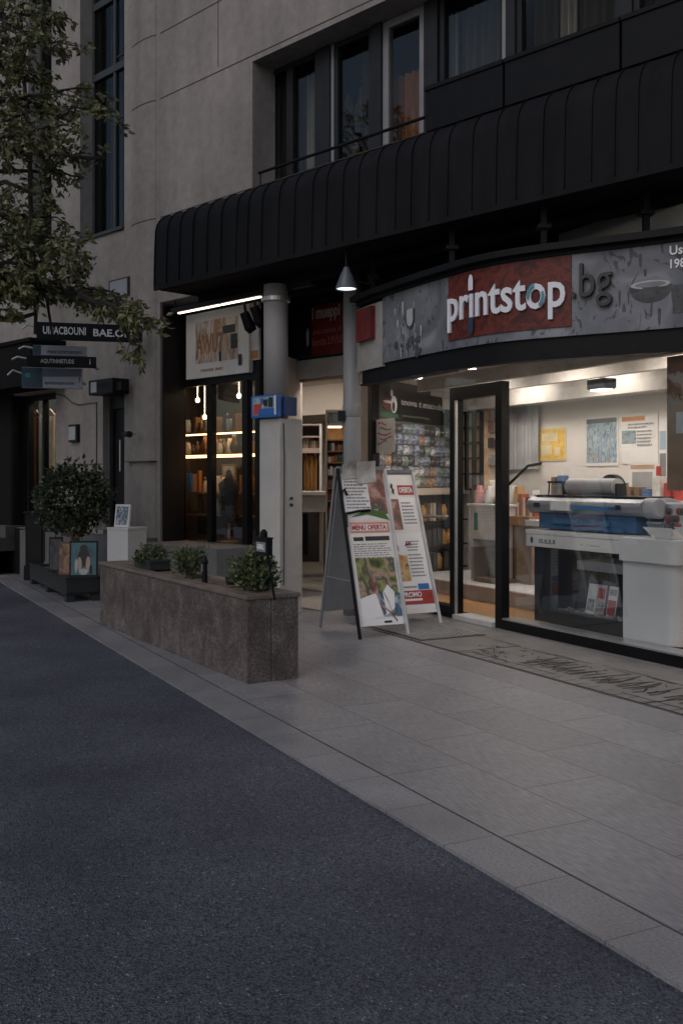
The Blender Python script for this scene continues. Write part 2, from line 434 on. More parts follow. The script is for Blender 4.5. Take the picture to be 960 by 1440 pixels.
for i in range(40):
    x = rg.uniform(-.1,.8); y = bv0+rg.uniform(.1,.6)
    groove(mb, [(x,y),(x+rg.uniform(-.06,.08),y+rg.uniform(-.05,.05)),(x+rg.uniform(-.02,.12),y+rg.uniform(-.05,.06))], .008)
for i in range(60):
    a = rg.uniform(-1.6, 5.5); y = bv0+.62+rg.uniform(-.03,.03); groove(mb, [(a, y), (a+rg.uniform(.1,.3), y+rg.uniform(-.01,.01))], .008)
for i in range(46):
    a = .1+i*.12; groove(mb, [(a, bv0+.03), (a+rg.uniform(-.01,.02), bv0+.13)], .007)
structure('paving_grooves', mb, mat('groove_dark', (.025,.024,.024), .9), PK)

# door mat of fine metal grid under the A-boards
mt = Thing('door_mat', 'dark metal grid mat lying in the paving behind the two poster boards', 'mat', PK, (bs0-1.1, bv0+.4, .006))
mb = MB().box(bs0-1.7,bs0-.55, bv0+.05, bv0+.72, .0045, .008); mt.part('tray', mb, joint_m)
mb = MB()
for i in range(22): mb.box(bs0-1.69+i*.052, bs0-1.69+i*.052+.018, bv0+.07, bv0+.7, .0081, .016)
for i in range(12): mb.box(bs0-1.69,bs0-.56, bv0+.07+i*.054, bv0+.086+i*.054, .0165, .019)
mt.part('grid', mb, mat('mat_metal', (.3,.295,.29), .5))

# ------------------------------------------------------------------ office building (upper storeys)
def wall_holes(mb, s0, s1, z0, z1, v0, v1, holes, m=0):
    ss = sorted({s0, s1, *[h for q in holes for h in q[:2] if s0 < h < s1]}); zs = sorted({z0, z1, *[h for q in holes for h in q[2:] if z0 < h < z1]})
    for a, b in zip(ss, ss[1:]):
        for c, d in zip(zs, zs[1:]):
            if any(q[0] <= (a+b)/2 <= q[1] and q[2] <= (c+d)/2 <= q[3] for q in holes): continue
            mb.box(a, b, v0, v1, c, d, m)

VW = .06
s_ = lambda px, v=VW: F.s(px, v)
z_ = lambda px, py, v=VW: F.z(px, py, v)
sWL = s_(355); zLint = 5.82; zTop = 9.4; zAw = 4.40; zSof = 3.46
sP0, sP1 = s_(175), s_(224)
bl = Thing('office_building', 'grey rendered office block over the shops with a long window band above the black canopy', 'building', F, (-4, VW, 0))
mb = MB()
tall1 = (s_(113), s_(175), z_(140,328), zTop-.6)
tall2 = (s_(40), s_(73), z_(60,345), zTop-.6)
door_h = (s_(145), s_(181), .66, z_(163,540))
shop_h = (s_(19), s_(79), .66, z_(50,553))
wall_holes(mb, -17, sP0, 0, zTop, VW, VW+.32, [tall1, tall2, door_h, shop_h])
wall_holes(mb, sP0+.002, 6.5, zSof, zTop, VW, VW+.32, [(sWL, 5.9, zAw-.04, zLint)])
mb.box(sP0+.002, sP1+.02, VW, VW+.32, 0, zSof); mb.box(1.02, 6.5, -.24, VW+.3, 0, zSof-.034)
bl.part('wall', mb, concrete)
# engaged rounded pier at the turn of the wall
mb = MB(); prof = []
for i in range(9):
    a = math.pi*i/8; prof.append(((sP0+sP1)/2+.06 - .26*math.cos(a), VW-.002-.045*math.sin(a)))
mb.prism(prof, 0, zTop+.02); bl.part('pier', mb, concrete)
mb = MB()
for zj in (4.47, z_(222,137)-.03, z_(220,50), 7.42, 8.2):
    for (a, b_) in ((sP1+.02, 6.4), (sP0-.16, sP0-.01) if zj > 4.5 else (sP0-.16, sP0-.01)):
        if 4.4 < zj < 5.82 and a > -5: b_ = sWL
        mb.box(a, b_, VW-.003, VW+.02, zj-.006, zj+.006)
    pts = [(x, y-.003) for x, y in prof]
    for (xa, ya), (xb, yb) in zip(pts, pts[1:]): mb.quad((xa,ya,zj-.006),(xb,yb,zj-.006),(xb,yb,zj+.006),(xa,ya,zj+.006))
sv = s_(307)
mb.box(sv-.005, sv+.005, VW-.003, VW+.02, 5.93, zTop)
mb.box(s_(80), s_(145), VW-.003, VW+.02, 1.55, 1.56); mb.box(s_(182), s_(221), VW-.09, VW+.02, 1.57, 1.58)
bl.part('wall_joint', mb, joint_m)
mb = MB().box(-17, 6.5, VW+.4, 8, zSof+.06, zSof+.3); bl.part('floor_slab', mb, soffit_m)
mb = MB().box(-17, 6.5, 7.6, 8, 0, zTop); mb.box(-17,-16.7,VW+.33,7.59,0,zTop); mb.box(6.2,6.5,VW+.33,7.59,0,zTop); bl.part('rear_wall', mb, concrete)
mb = MB().box(-17.1, 6.6, VW-.06, 8.1, zTop+.03, zTop+.3); bl.part('roof', mb, concrete)
mb = MB().box(-16.6, 6.1, 1.75, 1.85, zSof+.31, zTop-.02); bl.part('inner_partition', mb, room_dark)

# long window band
VF = VW+.30
def curtain(mb, s0, s1, v, z0, z1, folds, amp=.035, m=0):
    n = max(8, int(folds*8)); pts = []
    for i in range(n+1):
        t = i/n; pts.append((s0+(s1-s0)*t, v+amp*math.sin(t*folds*2*math.pi)+.01*math.sin(t*17)))
    for (a, b), (c, d) in zip(pts, pts[1:]): mb.quad((a,b,z0),(c,d,z0),(c,d,z1),(a,b,z1), m)

def window(px0, px1, fr_m, curt=None, rail=None, z0=zAw-.03, z1=zLint-.01, fw=.05, v=VF, pane=True):
    a, b = s_(px0, v), s_(px1, v)
    m_ = MB(); m_.box(a, a+fw, v, v+.07, z0, z1); m_.box(b-fw, b, v, v+.07, z0, z1)
    m_.box(a+fw+.001, b-fw-.001, v, v+.07, z1-fw, z1); m_.box(a+fw+.001, b-fw-.001, v, v+.07, z0, z0+fw)
    f = bl.part('window', m_, fr_m)
    if pane:
        p = MB().box(a+fw, b-fw, v+.03, v+.036, z0+fw, z1-fw); bl.part('pane', p, glass_up, f)
    for (c0, c1, mm, folds, zt) in (curt or []):
        q = MB(); curtain(q, s_(c0, v+.25), s_(c1, v+.25), v+.25, z0+.02, zt or z1-.06, folds); bl.part('curtain', q, mm, f, smooth=True)
    return f
window(367, 407, frame_grey, [(386, 394, curtain_m, 2, None), (394, 408, curtain_dk, 3, None)])
window(407, 447, frame_grey, [(410, 432, curtain_dk, 5, None), (432, 448, curtain_m, 4, None)])
mb = MB().box(s_(447,VF)+.002, s_(466,VF), VF-.03, VF+.1, zAw-.03, zLint-.012); bl.part('mullion', mb, frame_grey)
mb = MB().box(s_(466,VF)+.003, s_(470,VF), VF-.01, VF+.06, zAw-.03, zLint-.012); bl.part('mullion', mb, frame_light)
f = window(470, 523, frame_grey, [(478, 484, curtain_dk, 2, None), (510, 521, curtain_dk, 3, None)])
q = MB(); 
for i in range(9):
    a0 = rnd.uniform(0,.18); q.lathe([(.05-.004*i,0),(.06,.12),(.03,.3)], s_(499,VF+.4)+a0-.1, VF+.4+rnd.uniform(-.05,.1), 8, fn=lambda x,y,z,i=i: (x,y,z+4.5+.09*i))
bl.part('window_ornament', q, mat('pale_foliage', (.35,.33,.25), .8, var=.5, scale=30), f)
mb = MB().box(s_(524,VF)+.002, s_(538,VF), VF-.03, VF+.1, zAw-.03, zLint-.012); bl.part('mullion', mb, frame_grey)
window(538, 598, frame_light, [(548, 594, orange_cloth, 5, 5.35)], fw=.075)
mb = MB().box(s_(598,VF)+.002, s_(617,VF), VF-.03, VF+.1, zAw-.03, zLint-.012); bl.part('mullion', mb, frame_grey)
window(618, 708, frame_grey, [(620, 645, curtain_m, 4, None), (650, 706, curtain_dk, 5, None)])
mb = MB().box(s_(708,VF)+.003, s_(713,VF), VF-.03, VF+.08, zAw-.03, zLint-.012); bl.part('mullion', mb, frame_light)
mb = MB().box(s_(713,VF)+.003, s_(726,VF), VF-.03, VF+.08, zAw-.03, zLint-.012); bl.part('mullion', mb, frame_grey)
window(726, 872, frame_grey, [(728, 786, curtain_dk, 4, None), (787, 812, curtain_m, 3, None), (814, 870, curtain_dk, 4, None)])
mb = MB().box(s_(872,VF)+.003, s_(890,VF), VF-.03, VF+.08, zAw-.03, zLint-.012); bl.part('mullion', mb, frame_grey)
window(890, 1040, frame_grey, [(900, 1030, curtain_dk, 9, None)])
window(1045, 1300, frame_grey, [(1050, 1290, curtain_dk, 9, None)])
# solid black parapet panels before the right-hand windows, thin rail before the left ones
VPn = VW-.1
zPan = F.z(700, 92, VPn)
for i, (a, b) in enumerate(((598, 708), (709.5, 872), (874, 1060), (1063, 1350))):
    sa, sb = F.s(a, VPn), min(F.s(b, VPn), 5.9)
    mb = MB().box(sa, sb-.012, VPn, VPn+.05, zAw+.03, zPan); mb.box(sa-.005, sb-.007, VPn-.015, VPn+.065, zPan+.001, zPan+.035)
    bl.part('parapet_panel', mb, black_metal)
mb = MB(); zr = F.z(480, 203, VPn)
mb.tube([(F.s(362,VPn), VPn+.02, zr), (F.s(597,VPn), VPn+.02, zr)], .016, 8)
for px in (364, 470, 560): mb.tube([(F.s(px,VPn), VPn+.02, zr), (F.s(px,VPn), VPn+.02, zAw+.02)], .008, 6)
bl.part('balcony_rail', mb, black_metal)
# tall stair windows of the left wing
def tall(hole, posts, trans, curt):
    a, b, z0, z1 = hole; v = VW+.18
    m_ = MB(); m_.box(a, a+.05, v, v+.06, z0, z1); m_.box(b-.05, b, v, v+.06, z0, z1); m_.box(a+.051, b-.051, v, v+.06, z0, z0+.06); m_.box(a+.051, b-.051, v, v+.06, z1-.06, z1)
    for p in posts: m_.box(p-.025, p+.025, v-.01, v+.05, z0+.061, z1-.061)
    for t in trans: m_.box(a+.051, b-.051, v-.02, v+.055, t-.045, t+.045)
    m_.box(a-.0, b+.0, VW-.03, v-.001, z0-.045, z0-.004)
    f = bl.part('stair_window', m_, mat('blue_frame', (.045,.05,.056), .5, var=.2, spec=.3))
    p = MB().box(a+.05, b-.05, v+.012, v+.018, z0+.06, z1-.06); bl.part('pane', p, glass('stair_glass', (.7,.71,.7), .12, ior=1.5), f)
    q = MB(); curtain(q, a+.1, (a+b)/2-.1, v+.22, z0+.05, z1-.1, 4); curtain(q, (a+b)/2+.1, b-.1, v+.22, z0+.05, z1-.1, 4); bl.part('curtain', q, curtain_dk, f, smooth=True)
tall(tall1, [s_(145), s_(162)], [z_(150,88), 7.6], None)
tall(tall2, [s_(58)], [6.4, 7.9], None)
# doorway, vent panel, lamp box, intercom, cable
mb = MB(); a, b, z0, z1 = door_h
mb.box(a, a+.07, VW+.1, VW+.2, z0, z1); mb.box(b-.07, b, VW+.1, VW+.2, z0, z1); mb.box(a+.071, b-.071, VW+.1, VW+.2, z1-.3, z1); mb.box(a+.071, (a+b)/2-.02, VW+.14, VW+.18, z0, z1-.301)
d = bl.part('door', mb, dark_m); mb = MB().box((a+b)/2-.015, b-.072, VW+.15, VW+.156, z0, z1-.302); bl.part('pane', mb, glass_up, d)
mb = MB().tube([((a+b)/2-.05, VW+.1, z0+.8), ((a+b)/2-.05, VW+.1, z0+1.2)], .012); bl.part('handle', mb, steel, d)
mb = MB().box(s_(155), s_(183), VW-.02, VW+.01, z_(170,418), z_(170,392)); mb.box(s_(157), s_(181), VW-.024, VW-.021, z_(170,416), z_(170,394), 1); bl.part('vent_panel', mb, [frame_grey, grey_m])
mb = MB(); wz = z_(112,563)
mb.tube([(s_(80), VW-.012, wz+.12), (s_(92), VW-.012, wz+.08), (s_(103), VW-.012, wz-.02), (s_(112), VW-.012, wz-.06), (s_(137), VW-.012, wz-.05), (s_(137), VW-.012, wz-1.2)], .007, 6)
bl.part('wall_cable', mb, joint_m)

ic = Thing('intercom', 'small metal intercom box on the grey wall left of the dark doorway', 'intercom', F, (s_(107), VW, z_(107,610)))
a, b, z0, z1 = s_(101), s_(113), z_(107,622), z_(107,597)
mb = MB().box(a, b, VW-.05, VW-.001, z0, z1); ic.part('case', mb, dark_m, bevel=.005)
mb = MB().box(a+.02, b-.03, VW-.056, VW-.0505, z0+.03, z1-.03); ic.part('face_plate', mb, steel)
lb = Thing('lamp_box', 'dark square lantern box over the doorway on the grey wall', 'sign lamp', F, (s_(165), VW, z_(165,544)))
za, zb = z_(165,556), z_(165,535)
mb = MB().box(s_(148), s_(182), VW-.24, VW-.002, za, zb); lb.part('housing', mb, dark_m, bevel=.01)
mb = MB().box(s_(152), s_(160), VW-.246, VW-.241, za+.03, zb-.03); lb.part('lit_face', mb, mat('milky_panel', (.45,.45,.47), .4))
mb = MB().box(s_(182)+.01, s_(182)+.13, VW-.2, VW-.1, za+.03, zb-.05); lb.part('bracket', mb, dark_m)
sp = Thing('wall_spotlight', 'small black spotlight on a thin arm on the left pier', 'spotlight', F, (s_(203), VW-.1, z_(203,611)))
zz = z_(203,611); mb = MB().tube([(s_(201), VW-.09, zz), (s_(201), VW-.25, zz)], .01); sp.part('arm', mb, steel)
mb = MB().tube([(s_(201)-.02, VW-.25, zz), (s_(201)+.13, VW-.27, zz-.01)], [.03,.04], 10); sp.part('head', mb, dark_m)

# ------------------------------------------------------------------ black standing-seam canopy
aw = Thing('metal_canopy', 'long black standing seam metal canopy running above the shop fronts', 'canopy', F, (-2.8, -.1, zSof))
sA0, sA1 = F.s(217, -.52), 6.4
prof = []
prof.append((-.1, 4.325))
for i in range(8):
    a = math.pi/2*(1-i/7); prof.append((-.30-.215*math.cos(a), 4.02+.255*math.sin(a)))
prof += [(-.522, 3.85), (-.528, 3.65), (-.53, 3.47)]
mb = MB(); n = len(prof)
vs = [(sA0,y,z) for y,z in prof]+[(sA1,y,z) for y,z in prof]
mb.add(vs, [(i, n+i, n+i+1, i+1) for i in range(n-1)])
mb.add([(sA0,.05,3.47),(sA0,.05,4.335)]+[(sA0,y,z) for y,z in prof], [(1,0)+tuple(range(n+1,1,-1))])
mb.box(sA0, sA1, prof[-1][0], prof[-1][0]+.03, 3.425, 3.469)
x = sA0+.02
rg = random.Random(5)
while x < sA1-.02:
    # standing seam: a thin raised fin along the profile
    up = []; w = .007
    for i, (y, z) in enumerate(prof):
        ny, nz = -1, .35
        if i < 3: ny, nz = -.4, 1
        l = math.hypot(ny, nz); up.append((y+ny/l*.013, z+nz/l*.013))
    vs = [(x,y,z) for y,z in prof]+[(x+w,y,z) for y,z in prof]+[(x,y,z) for y,z in up]+[(x+w,y,z) for y,z in up]
    fs = []
    for i in range(n-1): fs += [(2*n+i,2*n+i+1,3*n+i+1,3*n+i), (i,i+1,2*n+i+1,2*n+i), (n+i,3*n+i,3*n+i+1,n+i+1)]
    mb.add(vs, fs); x += rg.uniform(.175,.25)
aw.part('curved_sheet', mb, awning_m)
mb = MB().box(sA0-.01, sA1, -.1, VW-.005, 4.338, 4.37); mb.box(sA0-.01, sA1, -.115, -.1005, 4.325, 4.37); aw.part('flashing', mb, black_metal)
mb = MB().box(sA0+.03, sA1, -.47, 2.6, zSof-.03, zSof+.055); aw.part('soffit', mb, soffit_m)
mb = MB()
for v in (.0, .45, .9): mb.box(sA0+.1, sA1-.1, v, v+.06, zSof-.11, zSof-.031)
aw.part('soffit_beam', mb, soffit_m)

# ------------------------------------------------------------------ raised base, steps
mb = MB(); mb.box(sP0-2.2, -6.62, -.2, VW-.003, .003, .66); mb.box(-6.615, -5.02, -.3, .415, .003, .62); structure('stone_plinth', mb, mat('plinth_stone', (.12,.122,.128), .75, var=.2, scale=3, bump=.2), F)
mb = MB(); a = s_(24)
mb.box(a-3.2, a, -.55, -.201, .003, .33); mb.box(a-3.2, a-.02, -.35, VW-.003, .332, .52); mb.box(a-3.2, a-.02, -.1, VW+.3, .523, .69)
structure('entrance_steps', mb, mat('step_stone', (.07,.07,.072), .8, var=.2), F)

# ------------------------------------------------------------------ far boutique front
bq = Thing('boutique_front', 'dim narrow shop window with clothes behind it at the far end of the grey wall', 'shop window', F, (s_(50), VW, .66))
a, b, z0, z1 = shop_h; v = VW+.15
mb = MB(); mb.box(a, a+.06, v, v+.08, z0, z1); mb.box(b-.06, b, v, v+.08, z0, z1); mb.box(a+.061, b-.061, v, v+.08, z1-.08, z1); mb.box(a+.061, b-.061, v, v+.08, z0, z0+.12)
mb.box(F.s(38,v), F.s(41,v), v, v+.08, z0+.121, z1-.081); mb.box(F.s(60,v), F.s(62.5,v), v, v+.08, z0+.121, z1-.081)
bq.part('frame', mb, black_metal)
mb = MB().box(a+.061, b-.061, v+.03, v+.036, z0+.121, z1-.081); bq.part('pane', mb, glass_m)
mb = MB(); mb.box(a-1.6, b+.4, VW+1.5, VW+1.55, 0, 3.3); mb.box(a-1.6, b+.4, VW+.33, VW+1.5, .5, .64, 1); mb.box(a-1.65, a-1.6, VW+.33, VW+1.5, .5, 3.3); mb.box(b+.4, b+.45, VW+.33, VW+1.5, .5, 3.3); mb.box(a-1.6,b+.4,VW+.33,VW+1.5,2.95,3.0)
bq.part('room', mb, [mat('boutique_wall', (.12,.1,.09), .8), wood_m])
mb = MB()
for px in (28, 52, 70): mb.box(s_(px)-.1, s_(px)+.1, VW+.6, VW+.75, 2.9, 2.945)
bq.part('lamp', mb, emit('boutique_lamp', (1,.78,.6), 60))
mb = MB().box(a-1.6, b+.25, VW-.5, VW-.003, z1+.03, z1+.6); mb.box(a-1.62, b+.27, VW-.53, VW-.003, z1+.601, z1+.65); mb.box(a-3, a-.02, VW-.02, VW-.003, .0, z1+.02); mb.box(a+.001, a+.02, VW-.02, v-.001, z0, z1+.02); mb.box(a-.018, a+.72, VW-.02, VW-.003, 0, z0); bq.part('hood', mb, soffit_m)
gar = [(.5,.09,.03), (.4,.43,.5), (.6,.22,.07), (.5,.53,.6), (.06,.06,.07), (.5,.35,.25)]
for i, px in enumerate((27, 33, 46, 52, 58, 71)):
    c = gar[i]; vv = VW+.55; sx = F.s(px, vv); m_ = MB()
    curtain(m_, sx-.17, sx+.17, vv, 1.0+.15*(i%3), 2.3, 2, .04); m_.tube([(sx-.15,vv,2.3),(sx,vv,2.4),(sx+.15,vv,2.3)], .015, 6)
    nm = ['rust red', 'slate grey', 'orange', 'pale grey', 'black', 'tan'][i]
    single('hanging_garment', m_, mat('garment_'+nm.replace(' ','_'), c, .9, var=.3, scale=8, stretch=(4,4,.5)), nm+' garment hanging behind the dim far shop window', 'garment', F, (sx, vv, 1.0), 'garments in the far shop window', smooth=True)

# ------------------------------------------------------------------ left shop (display window beside the pier)
VL = .42
l_ = lambda px, v=VL: F.s(px, v)
lz = lambda px, py, v=VL: F.z(px, py, v)
ls = Thing('display_shop_front', 'narrow black framed shop front with lit shelves between the left pier and the square column', 'shop front', F, (l_(305), VL, 0))
sl0, sl1 = l_(249), l_(367); zb, zh = .625, 2.47
fm = mat('black_frame', (.007,.007,.008), .4, var=.3, spec=.2)
mb = MB()
for (a, b) in ((249,257), (293.5,300), (343,350.5), (361,367)): mb.box(l_(a), l_(b), VL-.03, VL+.05, zb, zh)
mb.box(sl0, sl1, VL-.03, VL+.05, zh+.001, zh+.1); mb.box(sl0, sl1, VL-.025, VL+.045, zb-.07, zb-.001)
ls.part('window_frame', mb, fm, bevel=.004)
mb = MB()
for (a, b) in ((257,293.5), (300,343), (350.5,361)): mb.box(l_(a)+.001, l_(b)-.001, VL+.005, VL+.011, zb, zh)
ls.part('pane', mb, glass('display_glass', (.92,.92,.9), .18))
mb = MB(); mb.box(sl0, sl1, VL-.02, VL+.05, zh+.102, zSof-.032); mb.box(sP1+.021, sP1+.05, VW+.03, VL-.035, .62, zSof-.032)
ls.part('cladding', mb, mat('dark_cladding', (.014,.012,.012), .55, var=.3, scale=6, stretch=(6,1,.3), spec=.2))
mb = MB(); SR = sl1+.06
RL = sl0-1.1; mb.box(RL, -5.95, 1.55, 1.6, 0, 3.3); mb.box(RL-.05, RL, VL+.06, 1.6, 0, 3.3); mb.box(RL, sl0-.005, VL+.05, VL+.09, 0, 3.3); lp = [(RL+.001,VL+.095),(sl0,VL+.095),(sl0,VL+.055),(SR-.04,VL+.055),(-5.6,1.24),(-5.95,1.549),(RL+.001,1.549)]; mb.prism(lp, .5, .6, 1); mb.prism(lp, 2.72, 2.775, 2)
ls.part('interior', mb, [mat('brown_wall', (.07,.055,.045), .8, var=.3), wood_m, mat('dim_ceiling', (.2,.18,.16), .8)])
# return wall towards the passage, pale jamb
mb = MB(); mb.prism([(SR-.02,VL+.052),(-5.03,VL+.052),(-5.46,1.3),(-5.85,1.662),(-5.98,1.61),(-5.58,1.24)], 0, 2.78); ls.part('return_wall', mb, mat('jamb_plaster', (.46,.43,.4), .7, var=.08))
mb = MB()
zsh1, zsh2 = lz(300, 640, .95), lz(300, 692, .95)
for z in (zsh1, zsh2, 1.95, .93): mb.box(RL+.02, SR-.3, .75, 1.25, z-.02, z)
shelf = ls.part('shelf', mb, wood_m)
mb = MB(); mb.box(RL+.05, SR-.32, .742, .7495, zsh1-.013, zsh1-.005)  # glowing edge strip standing in for the bright goods on this shelf
for z in (zsh1, 1.95): mb.box(RL+.05, SR-.4, .82, .9, z-.032, z-.0205)  # strips added under the shelves to light the bottles
ls.part('added_shelf_light', mb, emit('added_shelf_light', (1,.58,.28), 11), shelf)
mb = MB()
for px, py in ((278, 566), (288, 590), (336, 560)): 
    sx, z = l_(px, .9), lz(px, py, .9); mb.lathe([(.014,z),(.03,z+.03),(.012,z+.06)], sx, .9, 10)
    mb.tube([(sx,.9,z+.06),(sx,.9,2.71)], .003, 6)
ls.part('pendant_lamp', mb, emit('pendant_warm', (1,.75,.5), 22))
mb = MB(); mb.box(sl0+.15, -5.75, 1.0, 1.2, 2.70, 2.718); ls.part('ceiling_lamp', mb, emit('left_shelf_fill', (1,.74,.5), 22))  # unseen ceiling panel, added to brighten the shelves and bottles
rg = random.Random(11)
bottle_m = [mat('amber_glass', (.25,.12,.03), .2), mat('clear_jar', (.5,.48,.42), .15), mat('dark_jar', (.05,.045,.04), .25), mat('copper_tin', (.4,.22,.12), .35, metal=.6)]
def bottle_mesh(k):
    m_ = MB()
    if k == 0: m_.lathe([(.03,0),(.032,.02),(.032,.14),(.012,.18),(.012,.23),(.014,.235)], seg=12)
    elif k == 1: m_.lathe([(.045,0),(.05,.02),(.05,.12),(.04,.135),(.043,.16)], seg=14)
    elif k == 2: m_.lathe([(.03,0),(.05,.06),(.045,.1),(.02,.16),(.03,.2)], seg=14)
    else: m_.box(-.045,.045,-.03,.03,0,.19)
    return m_
protos = {}
def put_bottle(k, s, v, z, fr=F, sc=1.0):
    nm = ['amber bottle','clear glass jar','dark vase','copper tin'][k]
    lab = [nm+' on a lit shelf of the left display window'][0]
    if k not in protos:
        protos[k] = single(nm.replace(' ','_'), bottle_mesh(k), bottle_m[k], lab, nm.split()[-1], fr, (0,0,0), nm+'s in the left display window', smooth=(k!=3))
        # mesh was written round its own base
        o = protos[k]
    else:
        o = copy_thing(protos[k])
    o.location = fr.w(s, v, z); o.scale = (sc,sc,sc); o.rotation_euler = (0,0,rg.uniform(0,6))
x = RL+.2
while x < SR-.4:
    put_bottle(rg.randrange(4), x, rg.uniform(.82,1.1), .93, sc=rg.uniform(.8,1.3)); x += rg.uniform(.12,.25)
x = RL+.15
while x < SR-.35:
    put_bottle(rg.randrange(4), x, rg.uniform(.82,1.1), zsh1, sc=rg.uniform(.8,1.3)); x += rg.uniform(.06,.1)
x = RL+.15
while x < SR-.36:
    put_bottle(rg.randrange(4), x, rg.uniform(.82,1.1), zsh2, sc=rg.uniform(.8,1.3)); x += rg.uniform(.08,.14)
x = RL+.15
while x < SR-.36:
    put_bottle(rg.randrange(4), x, rg.uniform(.85,1.1), 1.95, sc=rg.uniform(.8,1.2)); x += rg.uniform(.09,.16)
def boxthing(name, label, cat, fr, s0, s1, v0, v1, z0, z1, m, group=None, bevel=.004):
    return single(name, MB().box(s0, s1, v0, v1, z0, z1), m, label, cat, fr, ((s0+s1)/2, (v0+v1)/2, z0), group, bevel=bevel)
sx = l_(267,.8); boxthing('blue_tin', 'bright blue upright tin on the lower shelf of the left display window', 'tin', F, sx-.05, sx+.04, .77, .82, zsh2, zsh2+.24, bright_blue)
sx = l_(283,.8); boxthing('orange_tin', 'narrow orange tin beside the blue tin in the left display window', 'tin', F, sx-.05, sx-.01, .77, .82, zsh2, zsh2+.27, mat('orange_tin', (.4,.16,.05), .4))
t_ = Thing('framed_print', 'pale blue framed print leaning on the back wall of the left display window', 'picture', F, (l_(325,1.4), 1.4, zsh2))
sx = l_(325,1.3); mb = MB().box(sx-.14, sx+.14, 1.26, 1.28, zsh2+.002, zsh2+.36); t_.part('frame', mb, frame_light)
mb = MB().box(sx-.11, sx+.11, 1.254, 1.2595, zsh2+.03, zsh2+.33); t_.part('print', mb, art('blue_print', [(.3,.36,.5),(.5,.55,.62),(.2,.25,.4)], 5))
# dark tailor's dummy standing between the panes
td = Thing('display_dummy', 'dark tailor dummy on a stand in the middle of the left display window', 'dummy', F, (l_(322,.65), .65, .6))
sx = l_(322,.65); mb = MB().lathe([(.02,.86),(.12,.88),(.13,.95),(.1,1.08),(.14,1.22),(.16,1.32),(.06,1.4),(.04,1.48),(.0,1.5)], sx, .65, 16, fn=lambda x,y,z:(x,.65+(y-.65)*.65,z-.02)); td.part('torso', mb, mat('dummy_cloth', (.03,.03,.035), .8), smooth=True)
mb = MB().tube([(sx,.65,.61),(sx,.65,.86)], .015); mb.lathe([(.13,.602),(.13,.62),(.02,.64)], sx, .65); td.part('stand', mb, wood_m)

# tall print sign over the left display window
sg = Thing('shop_sign', 'white lit picture sign with brown lettering above the left display window', 'sign', F, (l_(305), VL-.03, lz(305,530)))
sa, sb = l_(262,VL-.08), l_(350,VL-.08); za, zb2 = lz(262,534,VL-.08), lz(262,444,VL-.08)
mb = MB().box(sa, sb, VL-.08, VL-.022, za, zb2); sg.part('panel', mb, mat('sign_white', (.6,.59,.57), .5, var=.1, scale=3))
fn = lambda a, b, d: (sa+(sb-sa)*a, VL-.081-d, za+(zb2-za)*b)
mb = MB(); sheet(mb, fn, [(.16,.22,.84,.86,0)])
sg.part('print', mb, art('sign_print', [(.55,.53,.5),(.5,.42,.33),(.33,.17,.08),(.55,.5,.46),(.2,.13,.09),(.45,.35,.28)], 3, .8, stretch=(2.4,1,.6), detail=2))
mb = MB(); put_text(mb, 'AWUT', fn, .17, .62, .36, .66, 0, .03, .004); put_text(mb, 'massa eus', fn, .25, .6, .09, .13, 0, .01, .003)
sheet(mb, fn, [(.6,.62,.8,.74,1),(.73,.38,.83,.6,1),(.55,.22,.58,.36,1),(.85,.12,.9,.28,1)], .003)
sg.part('lettering', mb, [mat('brown_ink', (.3,.14,.07), .5, var=.4, scale=10), black_ink])
sg2 = Thing('side_sign', 'narrow pale sign panel tucked between the white sign and the column', 'sign', F, (l_(357), VL, lz(357,520)))
mb = MB().box(l_(352,VL-.05), l_(364,VL-.05), VL-.05, VL-.021, lz(352,508), lz(352,428)); sg2.part('panel', mb, mat('sign_white2', (.5,.49,.48), .5))
mb = MB().box(l_(353,VL-.05), l_(363,VL-.05), VL-.053, VL-.0505, lz(352,506), lz(352,495)); sg2.part('stripe', mb, mat('orange_ink', (.4,.16,.05), .5))

# ------------------------------------------------------------------ column between the shops
VC = -.22
cs1 = F.s(393, VC); cs0 = cs1-.31; zc = F.z(393, 588, VC)
fc = Thing('square_column', 'pale square column base carrying a round grey shaft between the two shop fronts', 'column', F, ((cs0+cs1)/2, VC+.155, 0))
mb = MB().box(cs0, cs1, VC, VC+.31, 0, zc); fc.part('base', mb, mat('column_paint_pale', (.5,.49,.47), .6, var=.1, scale=3, bump=.05), bevel=.012)
mb = MB().lathe([(.125,zc+.001),(.125,zSof-.12)], (cs0+cs1)/2-.075, VC+.155, 28); fc.part('shaft', mb, column_m, smooth=True)
mb = MB().lathe([(.126,zSof-.3),(.15,zSof-.29),(.15,zSof-.25),(.126,zSof-.24)], (cs0+cs1)/2-.075, VC+.155, 28); fc.part('collar', mb, steel)
mb = MB(); zk = F.z(410, 706, VC+.1)
for dz in (-.03, .035): mb.lathe([(.016,0),(.016,.02)], 0, 0, 10, fn=lambda x,y,z,dz=dz: (cs1+.001+z, VC+.15+x, zk+dz+y))
fc.part('socket', mb, black_ink)
mb = MB().tube([(cs1+.004, VC+.05, zc-.05),(cs1+.006, VC+.06, zc-.4),(cs1+.006, VC+.05, .3)], .006, 6); fc.part('wire', mb, joint_m)
ab = Thing('advert_box', 'small blue advert box strapped round the top of the pale square column', 'sign', F, (cs0, VC, zc))
za, zb2 = zc+.03, zc+.235
mb = MB().box(cs0-.06, cs1+.03, VC-.06, VC+.0-.002, za-.02, zb2); ab.part('case', mb, bright_blue, bevel=.006); mb = MB().box(cs1+.002, cs1+.04, VC+.03, VC+.2, za, zb2-.02); ab.part('side_case', mb, mat('navy_case', (.012,.05,.16), .4), bevel=.004)
